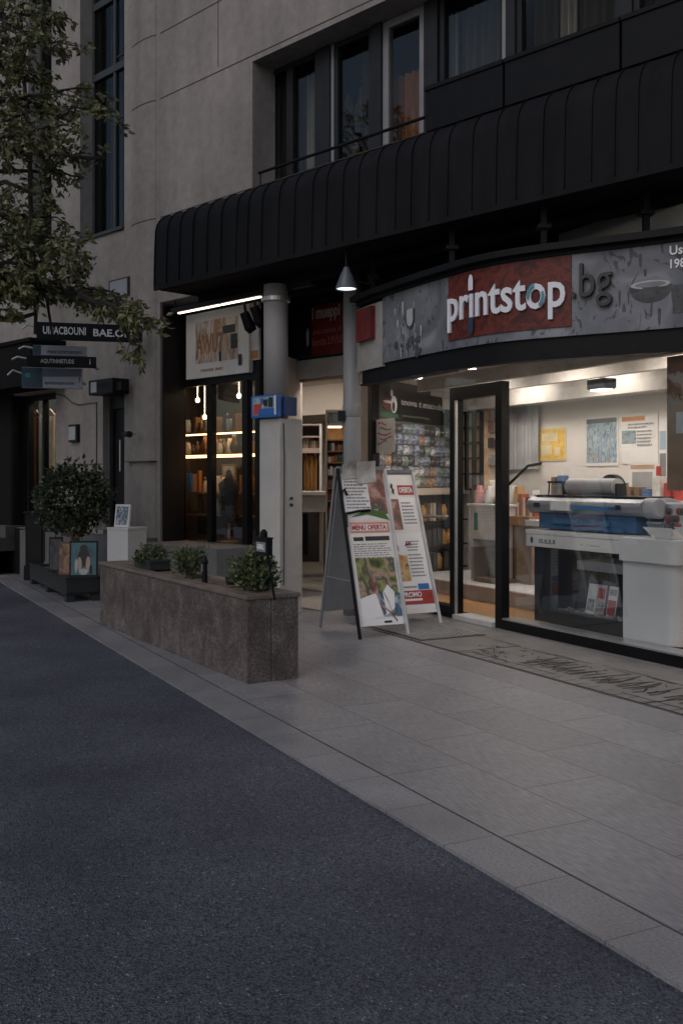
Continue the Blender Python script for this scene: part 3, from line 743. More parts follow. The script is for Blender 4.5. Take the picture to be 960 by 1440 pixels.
fn = lambda a, b, d: (cs0-.06+(cs1-cs0+.09)*a, VC-.061-d, za-.02+(zb2-za+.02)*b)
mb = MB(); sheet(mb, fn, [(.08,.12,.92,.92,0),(.12,.14,.45,.62,1),(.3,.12,.9,.4,2),(.5,.5,.66,.8,3),(.4,.62,.5,.85,2),(.7,.45,.86,.88,3),(.45,.4,.55,.55,0),(.93,.1,.99,.95,4)])
ab.part('print', mb, [mat('blue_grey_ink', (.3,.42,.5), .5, var=.5, scale=14), mat('vivid_red_ink', (.6,.05,.03), .5), bright_blue, black_ink, white_ink])

# light rail with tubes and two black spotlights over the white sign
VR = -.02
lr = Thing('light_rail', 'black light rail with glowing tubes hanging above the white picture sign', 'light', F, (F.s(305,VR), VR, F.z(305,428,VR)))
zr = F.z(300, 431, VR); mb = MB().box(F.s(240,VR), F.s(437,VR), VR, VR+.07, zr+.02, zr+.075); 
for px in (243, 300, 362): mb.tube([(F.s(px,VR),VR+.035,zr+.07),(F.s(px,VR),VR+.035,zSof-.03)], .012, 6)
lr.part('rail', mb, black_metal)
mb = MB(); mb.box(F.s(248,VR), F.s(306,VR), VR+.02, VR+.05, zr+.004, zr+.018); mb.box(F.s(309,VR), F.s(363,VR), VR+.02, VR+.05, zr+.004, zr+.018)
lr.part('tube_light', mb, emit('tube_light', (1,.82,.64), 4.5))
for px, py, k in ((343, 452, 'left'), (357, 444, 'right')):
    sx = F.s(px, VR+.1); z = F.z(px, py, VR+.1)
    t_ = Thing('track_spotlight', 'drooping black spotlight under the light rail, the one %s' % ('over the white sign' if k == 'left' else 'beside the round shaft'), 'spotlight', F, (sx, VR+.1, z))
    mb = MB().tube([(sx,VR+.1,zr+.02),(sx+.01,VR+.12,z+.08)], .016, 8); t_.part('arm', mb, black_metal)
    mb = MB().tube([(sx,VR+.1,z+.1),(sx+.02,VR+.17,z-.06),(sx+.03,VR+.2,z-.1)], [.05,.065,.05], 12); t_.part('head', mb, black_metal, smooth=False)

# ------------------------------------------------------------------ passage shop (recess between column and round pillar)
VB = 1.3
pz = lambda px, py, v=VB: F.z(px, py, v)
ps = Thing('passage_shop', 'pale lit side shop behind the open passage between the column and the round pillar', 'shop front', F, (-5, VB, 0))
zB0, zB1 = pz(450,531), pz(450,506)
mb = MB().box(-5.455, -4.2, VB-.1, VB+.2, zB0, zB1); mb.box(-5.455, -4.2, VB+.0, VB+.2, zB1+.001, zSof-.033); ps.part('beam', mb, concrete_dk)
mb = MB().box(-5.455, -4.2, VB-.02, VB+.19, zB0-.035, zB0-.001); ps.part('door_track', mb, tan_post)
mb = MB(); mb.box(-9.5, -5.88, 1.665, 1.72, 0, 3.0); mb.box(-9.5, -4.3, 4.3, 4.4, 0, 3.0); mb.box(-9.6,-9.5,1.66,4.4,0,3.0); ps.part('room_wall', mb, pale_wall)
mb = MB(); mb.box(-9.5, -4.0, 1.52, 4.3, zB0+.14, zB0+.2); mb.box(-9.4,-4.9,2.9,4.29,zB0-.28,zB0+.138); ps.part('ceiling', mb, pale_wall)
mb = MB().box(-9.5, -3.9, VB+.21, 4.3, .005, .02); mb.box(-4.98,-4.0,.3,VB+.205,.005,.015); ps.part('floor', mb, tile_m)
mb = MB()
for (a, v) in ((-5.3,1.8), (-6.1,1.95), (-7.2,2.0)): mb.box(a-.25, a+.25, v-.12, v+.12, zB0+.125, zB0+.138)
ps.part('ceiling_lamp', mb, emit('passage_lamp', (1,.86,.74), 32.0))
def W3(px, py, Y): return ((px-CX)/FPX*Y, Y, CAM_H-(py-HY)/FPX*Y)
# contents, set out in world axes
def wb(name, label, cat, px0, px1, py0, py1, Y, depth, m, group=None):
    a = W3(px0, py1, Y); b = W3(px1, py0, Y)
    return single(name, MB().box(a[0], b[0], Y, Y+depth, a[2], b[2]), m, label, cat, WORLD, ((a[0]+b[0])/2, Y, a[2]), group, bevel=.004)
sh = Thing('storage_shelf', 'dark open storage shelf with warm lit contents at the back of the passage shop', 'shelf', WORLD, W3(438, 700, 13.6))
mb = MB(); Y = 13.6
def wbx(mb, px0, px1, py0, py1, Y, d, m=0):
    a = W3(px0, py1, Y); b = W3(px1, py0, Y); mb.box(a[0], b[0], Y, Y+d, a[2], b[2], m)
wbx(mb, 418, 421, 596, 790, Y, .4); wbx(mb, 449, 452.5, 596, 790, Y, .4)
sh.part('post', mb, white_m)
mb = MB(); wbx(mb, 421.2, 448.8, 596, 790, Y+.35, .04); sh.part('back', mb, mat('shelf_back', (.06,.05,.045), .8))
mb = MB()
for y0 in (596, 613, 630): wbx(mb, 421.2, 448.8, y0, y0+2.2, Y+.01, .33)
wbx(mb, 421.2, 448.8, 631, 637, Y-.02, .36); sh.part('board', mb, tan_post)
mb = MB()
for i in range(7): 
    p0 = 423+i*3.6; wbx(mb, p0, p0+2.7, 620-(i*5)%6, 629.5, Y+.1, .15, i%3)
sh.part('stored_goods', mb, [mat('goods_brown', (.12,.07,.04), .7), mat('goods_grey', (.2,.2,.2), .7), mat('goods_tan', (.3,.22,.14), .7)])
hb = Thing('hanging_coat', 'ochre coat hanging in the lower bay of the dark storage shelf', 'coat', WORLD, W3(438, 690, 13.65))
mb = MB(); a = W3(427, 690, 13.7); b = W3(446, 640, 13.7); curtain(mb, a[0], b[0], 13.72, a[2], b[2], 3, .03); hb.part('cloth', mb, mat('ochre_cloth', (.32,.17,.05), .9, var=.35, scale=7, stretch=(5,5,.5)), smooth=True)
mb = MB(); mb.tube([((a[0]+b[0])/2-.08,13.72,b[2]),((a[0]+b[0])/2,13.72,b[2]+.06),((a[0]+b[0])/2+.08,13.72,b[2])], .008, 6); hb.part('hanger', mb, steel)
ct = Thing('white_counter', 'white shop counter inside the passage shop left of the round pillar', 'counter', WORLD, W3(445, 800, 13.0))
mb = MB(); wbx(mb, 414, 462, 691, 697, 12.9, .6); ct.part('top', mb, white_m, bevel=.01)
mb = MB(); wbx(mb, 417, 458, 697.3, 720, 12.98, .5); ct.part('apron', mb, white_m)
mb = MB(); wbx(mb, 418, 420, 720.3, 815, 13.0, .05); wbx(mb, 455, 457, 720.3, 815, 13.0, .05); wbx(mb, 421, 433, 722, 780, 13.25, .03,); ct.part('leg', mb, dark_m)
wb('paper_roll', 'white paper roll standing on the white counter', 'roll', 417, 421, 678, 690.6, 13.1, .06, paper)
# glazed wooden door leaf with shelves of goods seen past the pillar
dr = Thing('display_case', 'tall wooden display case with small goods just left of the round pillar', 'display case', WORLD, W3(470, 800, 12.1))
mb = MB(); Y = 12.1
wbx(mb, 457.5, 460, 576, 800, Y, .3); wbx(mb, 486, 489, 576, 800, Y, .3); wbx(mb, 460.2, 485.8, 576, 580, Y, .3); wbx(mb, 460.2, 485.8, 595, 599, Y, .3)
dr.part('frame', mb, tan_post)
mb = MB(); wbx(mb, 460.2, 485.8, 600, 800, Y+.28, .03); dr.part('back', mb, mat('case_back', (.42,.28,.16), .7, var=.3))
mb = MB()
for y0 in (618, 634, 650, 668, 686, 704, 722, 745, 770): wbx(mb, 460.2, 485.8, y0, y0+1.6, Y+.02, .25)
dr.part('board', mb, wood_m)
mb = MB(); rg = random.Random(21)
for y0 in (634, 650, 668, 686, 704, 722, 745):
    x0 = 461
    while x0 < 483:
        w = rg.uniform(1.8,4); h = rg.uniform(7,12); wbx(mb, x0, x0+w, y0-h, y0-.2, Y+.05, .12, rg.randrange(5)); x0 += w+rg.uniform(.3,1.5)
dr.part('small_goods', mb, [paper, mat('g_red', (.4,.06,.04), .6), mat('g_dark', (.04,.035,.03), .6), mat('g_tan', (.4,.25,.12), .6), mat('g_green', (.12,.2,.12), .6)])
mb = MB(); wbx(mb, 461, 485, 581, 594.5, Y+.05, .02); dr.part('blue_panel', mb, art('window_blue', [(.05,.07,.09),(.2,.27,.32),(.35,.4,.42)], 7))
mb = MB(); wbx(mb, 461, 480, 599.2, 601.2, Y+.03, .1); dr.part('case_light', mb, emit('case_light', (1,.7,.4), 7))
# red sign over the passage
rs = Thing('red_sign', 'dark and red fascia sign with faded white writing over the passage', 'sign', F, (-5, VB-.1, zB1))
v = VB-.13; ra, rb = F.s(404,v), F.s(498,v); za, zb2 = zB1+.02, pz(450,431)
fn = lambda a, b, d: (ra+(rb-ra)*a, v-.001-d, za+(zb2-za)*b)
mb = MB().box(ra, rb, v, VB-.001, za, zb2); rs.part('board', mb, mat('sign_black', (.018,.02,.022), .4))
mb = MB(); sheet(mb, fn, [(.38,.02,.995,.98,0)]); rs.part('red_field', mb, red_m)
mb = MB(); f2 = lambda a, b, d: fn(a, b, d+.003)
put_text(mb, 'i mueppi', f2, .39, .8, .64, .94, 0, .03); put_text(mb, 'solo conmic di', f2, .41, .82, .42, .53, 1, .01); put_text(mb, 'boocta 2.919.01', f2, .4, .86, .2, .36, 1, .01)
mb.add([f2(a, b, .002) for a, b in ((.31,.2),(.34,.25),(.345,.5),(.32,.58),(.3,.45))], [(0,1,2,3,4)], 2)
rs.part('lettering', mb, [mat('faded_white', (.5,.42,.4), .6), mat('faded_pink', (.4,.12,.1), .6), mat('pale_blue_ink', (.35,.45,.5), .5)])

# ------------------------------------------------------------------ round pillar, tan post, conical lamp
rp = Thing('round_pillar', 'slim round grey pillar standing behind the poster boards', 'pillar', WORLD, (.105, 9.98, 0))
mb = MB().lathe([(.088,.001),(.088,zSof-.031)], .105, 9.98, 28); rp.part('shaft', mb, column_blue, smooth=True)
mb = MB().lathe([(.0885,1.98),(.094,1.99),(.094,2.09),(.0885,2.1)], .105, 9.98, 28); rp.part('collar', mb, column_blue, smooth=True)
mb = MB().box(.105-.14, .105-.07, 9.9, 9.98, 1.94, 2.04); rp.part('lock_box', mb, dark_m)
tp = boxthing('tan_post', 'tan square post under the left end of the printed fascia', 'post', K, K.s(509,.02), K.s(520,.02), .0, .12, 0, 2.46, tan_post)
cl = Thing('cone_lamp', 'grey conical lamp with a lit rim hanging above the round pillar', 'lamp', WORLD, (.03, 8.95, 3.1))
lx, ly, lzz = .045, 9.0, W3(487, 407, 9.0)[2]
mb = MB().lathe([(.098,lzz),(.1,lzz+.01),(.06,lzz+.12),(.035,lzz+.17),(.025,lzz+.2)], lx, ly, 24, cap=False); mb.lathe([(.094,lzz+.002),(.055,lzz+.115)], lx, ly, 24, cap=False); cl.part('lamp_shade', mb, mat('lamp_grey', (.09,.11,.13), .45), smooth=True)
mb = MB().lathe([(.085,lzz+.008),(.084,lzz+.02)], lx, ly, 20); cl.part('diffuser', mb, emit('cone_glow', (.95,.97,1), 3.0))
mb = MB().tube([(lx,ly,lzz+.2),(lx,ly,zSof-.03)], .014, 8); mb.tube([(lx+.02,ly,lzz+.1),(lx+.2,ly+.06,lzz+.06),(lx+.26,ly+.1,lzz+.2),(lx+.2,ly+.1,zSof-.03)], .009, 6); cl.part('stem', mb, black_metal)

# ------------------------------------------------------------------ bowed fascia of the print shop
ctrl = [(-.05,10.15),(.155,9.62),(.329,9.2),(.926,8.1),(1.38,7.58),(2.386,6.96),(2.85,6.5),(3.16,5.98),(3.3,5.6)]
def cat(p0,p1,p2,p3,t):
    return tuple(.5*((2*b)+(-a+c)*t+(2*a-5*b+4*c-d)*t*t+(-a+3*b-3*c+d)*t**3) for a,b,c,d in zip(p0,p1,p2,p3))
crv = []
for i in range(1, len(ctrl)-2):
    for k in range(40): crv.append(cat(ctrl[i-1],ctrl[i],ctrl[i+1],ctrl[i+2],k/40))
for _ in range(60): crv = [crv[0]]+[((crv[i-1][0]+2*crv[i][0]+crv[i+1][0])/4,(crv[i-1][1]+2*crv[i][1]+crv[i+1][1])/4) for i in range(1,len(crv)-1)]+[crv[-1]]
arc = [0]
for p, q in zip(crv, crv[1:]): arc.append(arc[-1]+math.hypot(q[0]-p[0], q[1]-p[1]))
LEN = arc[-1]
import bisect
def fcv(a, z, d=0.0):
    a = max(0, min(LEN-1e-6, a)); i = min(len(arc)-2, max(0, bisect.bisect_right(arc, a)-1)); t = (a-arc[i])/(arc[i+1]-arc[i])
    p, q = crv[i], crv[i+1]; x = p[0]+(q[0]-p[0])*t; y = p[1]+(q[1]-p[1])*t
    i0, i1 = max(0,i-4), min(len(crv)-1,i+5); dx, dy = crv[i1][0]-crv[i0][0], crv[i1][1]-crv[i0][1]; l = math.hypot(dx,dy)
    return (x+dy/l*d, y-dx/l*d, z)
def fa(px):
    t = (px-CX)/FPX
    for i, (p, q) in enumerate(zip(crv, crv[1:])):
        f0, f1 = p[0]-t*p[1], q[0]-t*q[1]
        if f0 <= 0 <= f1: return arc[i]+(arc[i+1]-arc[i])*(-f0)/(f1-f0+1e-12)
    return 0 if t < .1 else LEN
def fz(px, py): p = fcv(fa(px), 0); return CAM_H-(py-HY)/FPX*p[1]
def ribbon(mb, a0, a1, z0, z1, d0, d1, m=0, step=.06):
    n = max(2, int((a1-a0)/step)); ring = []
    for i in range(n+1):
        a = a0+(a1-a0)*i/n; ring.append([fcv(a,z0,d1),fcv(a,z1,d1),fcv(a,z1,d0),fcv(a,z0,d0)])
    vs = [p for r in ring for p in r]; fs = []
    for i in range(n):
        for k in range(4): fs.append((4*i+k, 4*i+4+k, 4*i+4+(k+1)%4, 4*i+(k+1)%4))
    fs += [(0,1,2,3), (4*n+3,4*n+2,4*n+1,4*n)]
    mb.add(vs, fs, m)
def fascia_mat():
    m = bpy.data.materials.new('printed_fascia'); m.use_nodes = True
    nt = m.node_tree; N = nt.nodes; L = nt.links; b = N['Principled BSDF']; b.inputs['Roughness'].default_value = .55
    tc = N.new('ShaderNodeTexCoord')
    n = N.new('ShaderNodeTexNoise'); n.inputs['Scale'].default_value = 2.2; n.inputs['Detail'].default_value = 9; n.inputs['Distortion'].default_value = .8; L.new(tc.outputs['Object'], n.inputs['Vector'])
    r = N.new('ShaderNodeValToRGB'); e = r.color_ramp.elements; e[0].position = .3; e[0].color = (.07,.076,.092,1); e[1].position = .68; e[1].color = (.26,.268,.3,1)
    x = e.new(.55); x.color = (.16,.168,.195,1)
    L.new(n.outputs['Fac'], r.inputs['Fac'])
    mp = N.new('ShaderNodeMapping'); mp.inputs['Scale'].default_value = (1,1,.6); L.new(tc.outputs['Object'], mp.inputs['Vector'])
    n2 = N.new('ShaderNodeTexNoise'); n2.inputs['Scale'].default_value = 9; n2.inputs['Detail'].default_value = 5; n2.inputs['Distortion'].default_value = 2; L.new(mp.outputs[0], n2.inputs['Vector'])
    r2 = N.new('ShaderNodeValToRGB'); e = r2.color_ramp.elements; e[0].position = .57; e[0].color = (1,1,1,1); e[1].position = .63; e[1].color = (.25,.26,.28,1)
    L.new(n2.outputs['Fac'], r2.inputs['Fac'])
    mx = N.new('ShaderNodeMixRGB'); mx.blend_type = 'MULTIPLY'; mx.inputs[0].default_value = .85; L.new(r.outputs[0], mx.inputs[1]); L.new(r2.outputs[0], mx.inputs[2])
    L.new(mx.outputs[0], b.inputs['Base Color'])
    return m
fs_ = Thing('print_shop_sign', 'bowed grey printed fascia with white printstop lettering on a dark red panel', 'shop sign', WORLD, fcv(1.8, 2.27))
Z0, Z1 = 2.42, 3.02
aE = fa(538)
mb = MB(); ribbon(mb, aE+.001, LEN-.01, Z0, Z1, -.08, 0); fs_.part('printed_board', mb, fascia_mat())
mb = MB(); ribbon(mb, .0, aE-.001, Z0-.03, Z1-.03, -.09, .004); fs_.part('end_panel', mb, mat('end_concrete', (.3,.29,.28), .85, var=.15, scale=8, bump=.5, bscale=120))
mb = MB(); ribbon(mb, .06, LEN-.02, 2.27, Z0-.002, -.1, -.025); ribbon(mb, .05, LEN-.02, 2.255, 2.2695, -.1, -.005); fs_.part('lower_band', mb, black_metal)
mb = MB(); ribbon(mb, .02, LEN-.02, Z1+.035, Z1+.085, -.12, .09); ribbon(mb, .02, LEN-.02, Z1+.002, Z1+.034, -.1, .02); fs_.part('upper_rim', mb, black_metal)
mb = MB()
for px in (517, 628, 760, 905):
    mb = MB(); a = fa(px); p = fcv(a, 0, -.05); mb.box(p[0]-.022, p[0]+.022, p[1]-.022, p[1]+.022, Z1+.086, zSof-.02); mb.box(p[0]-.05, p[0]+.05, p[1]-.05, p[1]+.05, Z1+.23, Z1+.26)
    fs_.part('hanger', mb, black_metal)
# red panel and lettering
ar0, ar1 = fa(631.5), fa(803)
mb = MB(); ribbon(mb, ar0, ar1, fz(632,478)-.01, fz(803,359), .002, .012)
fs_.part('red_panel', mb, art('red_print', [(.04,.004,.004),(.075,.007,.006),(.15,.022,.01),(.055,.005,.005)], 5, 2.5, .55))
ff = lambda a, b, d: fcv(a, b, .016+d)
zbase, zx = 2.645, 2.82      # baseline, x-height
tv, tf = text('prıntstop', .015, .5); xs = [v[0] for v in tv]
# the default letterform's x-height is measured on a plain x
xv, _ = text('x'); xh = max(v[1] for v in xv)
sx = (fa(796)-fa(633))/(max(xs)-min(xs)); sy = (zx-zbase)/xh
mb = MB(); mb.add([ff(fa(633)+(x-min(xs))*sx, zbase+y*sy, (z+.5)*.018) for x, y, z in tv], tf, 0)
let = fs_.part('lettering', mb, mat('white_letter', (.78,.79,.86), .4, var=.02))
# the i drawn as a round-ended pen: white cap above, blue point below
ti, _ = text('pr', .015); iw = max(v[0] for v in ti); ti2, _ = text('prı', .015); iw2 = max(v[0] for v in ti2)
ac = fa(633)+((iw+iw2)/2+.012-min(xs))*sx
def disc(ax, ay, ra, rb, d, n=24, a0=0, a1=2*math.pi): return [ff(ax+ra*math.cos(a0+(a1-a0)*k/n), ay+rb*math.sin(a0+(a1-a0)*k/n), d) for k in range(n+1)]
mb = MB(); r_ = .026
cap = [ff(ac-r_, zx+.035, .02)]+disc(ac, zx+.1, r_, .06, .02, 14, math.pi, 0)+[ff(ac+r_, zx+.035, .02)]
mb.add(cap, [tuple(range(len(cap)))])
fs_.part('pen_cap', mb, MATS['white_letter'])
mb = MB(); tip = [ff(ac-.03, zbase-.005, .02), ff(ac+.03, zbase-.005, .02)]+disc(ac, zbase-.09, .028, .05, .02, 12, 0, -math.pi); mb.add(tip, [tuple(range(len(tip)-1,-1,-1))]); fs_.part('pen_tip', mb, mat('navy_ink', (.02,.05,.1), .4))
to, _ = text('prıntst', .015); o0 = max(v[0] for v in to); to2, _ = text('prıntsto', .015); o1 = max(v[0] for v in to2)
oc = fa(633)+((o0+o1)/2+.01-min(xs))*sx; rad = (o1-o0)*sx*.44
mb = MB()
for (a0, a1) in ((R(100),R(190)), (R(-60),R(20))):
    o_ = disc(oc, (zbase+zx)/2, rad, .1, .034, 12, a0, a1); i_ = disc(oc, (zbase+zx)/2, rad*.72, .07, .034, 12, a0, a1)
    mb.add(o_+i_, [(k, k+1, 13+k+1, 13+k) for k in range(12)])
fs_.part('teal_arc', mb, mat('teal_ink', (.05,.25,.3), .4))
bv, bf = text('.bg', .0, .5); bx = [v[0] for v in bv]
mb = MB(); s2 = (fa(860)-fa(803))/(max(bx)-min(bx)); mb.add([fcv(fa(804)+(x-min(bx))*s2, zbase+.05+y*sy*.92, .004+(z+.5)*.035) for x, y, z in bv], bf); fs_.part('dark_lettering', mb, mat('dark_letter', (.02,.022,.026), .4))
mb = MB(); fu = lambda a, b, d: fcv(a, b, .004+d)
put_text(mb, 'Usn', fu, fa(941), fa(968), fz(950,358), fz(950,345), 0, .02); put_text(mb, '1982', fu, fa(942), fa(972), fz(950,377), fz(950,364), 0, .02); fs_.part('small_lettering', mb, white_ink)
# printed cup emblem, drips and splashes on the fascia
mb = MB(); ca = fa(914); cz = fz(914, 408); rg = random.Random(4)
def poly(pts, m, d=.003): mb.add([fcv(a, b, d) for a, b in pts], [tuple(range(len(pts)))], m)
poly([(ca-.16,cz+.03)]+[(ca+.15*math.cos(R(180+180*k/12)), cz+.02+.11*math.sin(R(180+180*k/12))) for k in range(13)]+[(ca+.16,cz+.03)], 0, .003)
poly([(ca+.14*math.cos(2*math.pi*k/20), cz+.04+.03*math.sin(2*math.pi*k/20)) for k in range(20)], 1, .0045)
poly([(ca+.11*math.cos(2*math.pi*k/20), cz+.04+.02*math.sin(2*math.pi*k/20)) for k in range(20)], 2, .006)
for i in range(30):
    a = fa(rg.choice([rg.uniform(555,595), rg.uniform(870,935), rg.uniform(545,960)])); z = rg.uniform(Z0+.1, Z1-.06); w = rg.uniform(.006,.016); h = rg.uniform(.03,.14)
    if ar0-.06 < a < fa(868): continue
    poly([(a-w,z),(a-w*.5,z-h),(a,z-h*1.15),(a+w*.6,z-h*.9),(a+w,z),(a,z+w)], rg.choice([0,0,1,2]), .003+i*.00012)
for k in range(16):
    a = fa(rg.uniform(553,592)); z = rg.uniform(Z0+.02, Z0+.2); r = rg.uniform(.012,.04)
    poly([(a+r*rg.uniform(.5,1.1)*math.cos(2*math.pi*j/9), z+r*rg.uniform(.5,1.1)*math.sin(2*math.pi*j/9)) for j in range(9)], 0, .007+k*.0001)
gl_a = fa(577)
for r, m_, d in ((.07,0,.009),(.05,1,.010)):
    poly([(gl_a-r, Z0+.42)]+[(gl_a+r*math.cos(R(180+180*k/10)), Z0+.33+r*1.2*math.sin(R(180+180*k/10))) for k in range(11)]+[(gl_a+r, Z0+.42)], m_, d)
poly([(fa(945),Z0+.1),(fa(960),Z0+.1),(fa(962),Z0+.3),(fa(946),Z0+.3)], 0, .003)
fs_.part('print', mb, [mat('print_dark', (.06,.063,.07), .6, var=.5, scale=20), mat('print_pale', (.42,.42,.43), .6, var=.2), mat('print_mid', (.2,.2,.22), .6)])
# small red box on the end panel
rb_ = Thing('red_alarm_box', 'small plain red box fixed to the concrete end of the fascia', 'box', WORLD, fcv(fa(517), fz(517,480)))
mb = MB(); ribbon(mb, fa(507), fa(528), fz(517,479), fz(517,434), .006, .05); rb_.part('case', mb, red_m)
mb = MB(); ribbon(mb, fa(524.5), fa(528.5), fz(517,478), fz(517,435), .0505, .055); rb_.part('edge_strip', mb, mat('darker_red', (.12,.01,.01), .5))

# ------------------------------------------------------------------ print shop: glass front and room
k_ = lambda px, v=0: K.s(px, v)
kz = lambda px, py, v=0: K.z(px, py, v)
HD = 2.47
pr = Thing('print_shop', 'brightly lit print shop with a black framed glass front and door', 'shop', K, (0, 0, 0))
sL, sR = k_(520), 3.1
d0, d1 = k_(639), k_(712)
mb = MB()
mb.box(sL, sL+.1, -.03, .06, .0, HD); mb.box(sL+.101, d0-.001, -.05, .08, .0, .11); mb.box(sL+.101, d0-.001, -.02, .05, HD-.05, HD)
mb.box(d1+.001, sR, -.06, .1, .0, .085); mb.box(d1+.001, sR, -.02, .05, HD-.05, HD); mb.box(sR-.08, sR, -.03, .06, .096, HD-.051)
pr.part('window_frame', mb, fm, bevel=.004)
mb = MB().box(d1+.001, sR-.09, -.055, .13, .0855, .098); pr.part('sill', mb, steel)
mb = MB().box(sL+.101, d0-.001, .012, .02, .111, HD-.051); mb.box(d1+.001, sR-.081, .012, .02, .0985, HD-.051); mb.box(d0, d1, .012, .02, 2.262, HD-.051); pr.part('shop_window', mb, glass_m)
mb = MB(); mb.box(d0, d0+.105, -.06, .03, .003, 2.25); mb.box(d1-.095, d1, -.06, .03, .003, 2.25); mb.box(d0+.106, d1-.096, -.06, .03, 2.13, 2.249)
for i in range(3): mb.box(d1-.07, d1-.05, -.064, -.0605, .5+.05*i, .51+.05*i)
dp = pr.part('door', mb, fm, bevel=.005)
mb = MB().box(d0+.106, d1-.096, .0, .008, .06, 2.129); pr.part('pane', mb, glass_m, dp)
mb = MB(); mb.box(d0+.106, d0+.125, -.075, -.05, .05, 2.12); mb.tube([(d0-.42,-.09,.98),(d0-.05,-.09,.99)], .014, 8); mb.tube([(d0-.42,-.09,.98),(d0-.42,-.03,.98)], .01, 6); mb.tube([(d0-.08,-.09,.99),(d0-.08,-.03,.99)], .01, 6); pr.part('handle', mb, steel, dp)
mb = MB().box(d0+.106, d1-.096, -.1, .1, .003, .05); pr.part('threshold', mb, mat('threshold_metal', (.5,.5,.5), .5, var=.1), dp)
# room
DWa = math.degrees(math.atan2(1.9, 1.09)); DW = Frame(.39, 11.4, DWa)
bk = 2.15; poly_room = [(sL+.02,.101),(sR,.101),(sR,bk),(-3.88,bk)]
mb = MB().prism(poly_room, .004, .05); pr.part('floor', mb, wood_floor)
mb = MB().prism(poly_room, 2.51, 2.57); pr.part('ceiling', mb, mat('shop_ceiling', (.66,.62,.57), .8, var=.05))
mb = MB()
for a, b in ((-2.5,3.05),): mb.box(a, b, .6, .66, 2.37, 2.509); mb.box(a, b, 1.3, 1.36, 2.37, 2.509)
mb.box(-3.7, sR-.01, 1.85, bk-.002, 2.25, 2.507); pr.part('ceiling_beam', mb, mat('beam_white', (.5,.47,.43), .7))
mb = MB()
for a, b in ((-2.3,-1.65),(-.9,-.25),(.55,1.3),(2.1,2.8)): mb.box(a, b, .85, 1.1, 2.48, 2.509); mb.box(a, b, 1.5, 1.7, 2.48, 2.509)
pr.part('ceiling_lamp', mb, emit('shop_lamp', (1,.89,.8), 27))
mb = MB().box(-3.9, sR+.1, bk, bk+.08, 0, 2.6); mb.box(sR, sR+.08, .0, bk-.001, 0, 2.6); pr.part('wall', mb, white_wall)
mb = MB()
p = [K.inv(*DW.w(0,.03)[:2]), K.inv(*DW.w(2.33,.03)[:2]), K.inv(*DW.w(2.33,.12)[:2]), K.inv(*DW.w(0,.12)[:2])]
mb.prism(p, 0, 2.6); pr.part('side_wall', mb, mat('side_wall_dark', (.1,.095,.09), .8))
# outer soffit between the fascia and the glass, bulkhead above
mb = MB(); pts = [K.inv(*fcv(LEN*i/40, 0, -.1)[:2]) for i in range(1, 40)]
pts = [q for q in pts if q[1] < -.03 and q[0] < sR]
mb.prism([(sL-.3, -.021), *[]] + [] + pts + [(sR, -.021)], HD-.004, HD+.03) if pts else None
pr.part('soffit', mb, mat('soffit_pale', (.5,.46,.42), .7))
mb = MB()
for a in (-1.9, -.9, .1, 1.0, 1.9): mb.lathe([(.045, HD-.012),(.045, HD-.0045)], a, -.2, 14)  # downlights added to spill warm light onto the paving
pr.part('added_soffit_lamp', mb, emit('paving_spill', (1,.84,.7), 120))
mb = MB().box(sL-.35, sR, .0, .1, HD+.032, zSof-.035); pr.part('bulkhead', mb, concrete_dk)

# hung sign and packets on the slanting display wall
dsg = Thing('black_hanging_sign', 'black sign board with a white and red emblem at the top of the packet display', 'sign', DW, (1.05, 0, 2.05))
zt, zu = 2.42, 2.06
mb = MB().box(.0, 2.25, -.03, .028, zu, zt); dsg.part('board', mb, mat('sign_gloss_black', (.012,.013,.013), .3))
fn = lambda a, b, d: (.0+2.25*a, -.031-d, zu+(zt-zu)*b)
mb = MB(); put_text(mb, 'toova t macoday', fn, .26, .84, .46, .74, 0, .015); put_text(mb, 'ennnoos·vaa', fn, .27, .62, .13, .2, 1, .01)
dsg.part('lettering', mb, [mat('sign_grey_white', (.45,.45,.43), .5), mat('dim_ink', (.16,.15,.11), .5)])
mb = MB(); el = lambda cx, cy, rx, ry, m, d: mb.add([fn(cx+rx*math.cos(2*math.pi*k/20), cy+ry*math.sin(2*math.pi*k/20), d) for k in range(20)], [tuple(range(20))], m)
el(.12,.5,.075,.2,2,.002); el(.175,.5,.035,.28,0,.004); el(.17,.42,.018,.16,3,.006); el(.1,.56,.05,.05,0,.008); el(.15,.86,.014,.12,0,.004); el(.12,.14,.11,.1,1,.001)
dsg.part('emblem', mb, [white_ink, mat('green_ink', (.03,.12,.05), .5), mat('maroon_ink', (.14,.012,.02), .5), black_ink])
pkb = Thing('packet_rack', 'grey pegboard rack holding rows of small packets inside the left pane', 'rack', DW, (1.1, 0, 0))
mb = MB().box(.0, 2.25, -.01, .028, .06, zu-.005); pkb.part('back_panel', mb, mat('peg_grey', (.1,.105,.11), .6, var=.2))
mb = MB().box(.0, 2.25, -.22, -.011, 1.17, 1.25); pkb.part('ledge', mb, mat('ledge_beige', (.5,.42,.36), .6, var=.15, scale=1.5))
mb = MB()
for z in (.2,.5,.82): mb.box(.0, 2.25, -.2, -.011, z, z+.02)
for x in (.0,.55,1.1,1.65,2.22): mb.box(x, x+.02, -.205, -.2045, .07, 1.16)
pkb.part('lower_shelf', mb, dark_m)
rg = random.Random(31); pcols = [('white',(.5,.5,.5)),('slate grey',(.2,.22,.26)),('tan',(.42,.26,.16)),('dark',(.05,.05,.055)),('green grey',(.2,.28,.24)),('blue grey',(.22,.26,.34))]
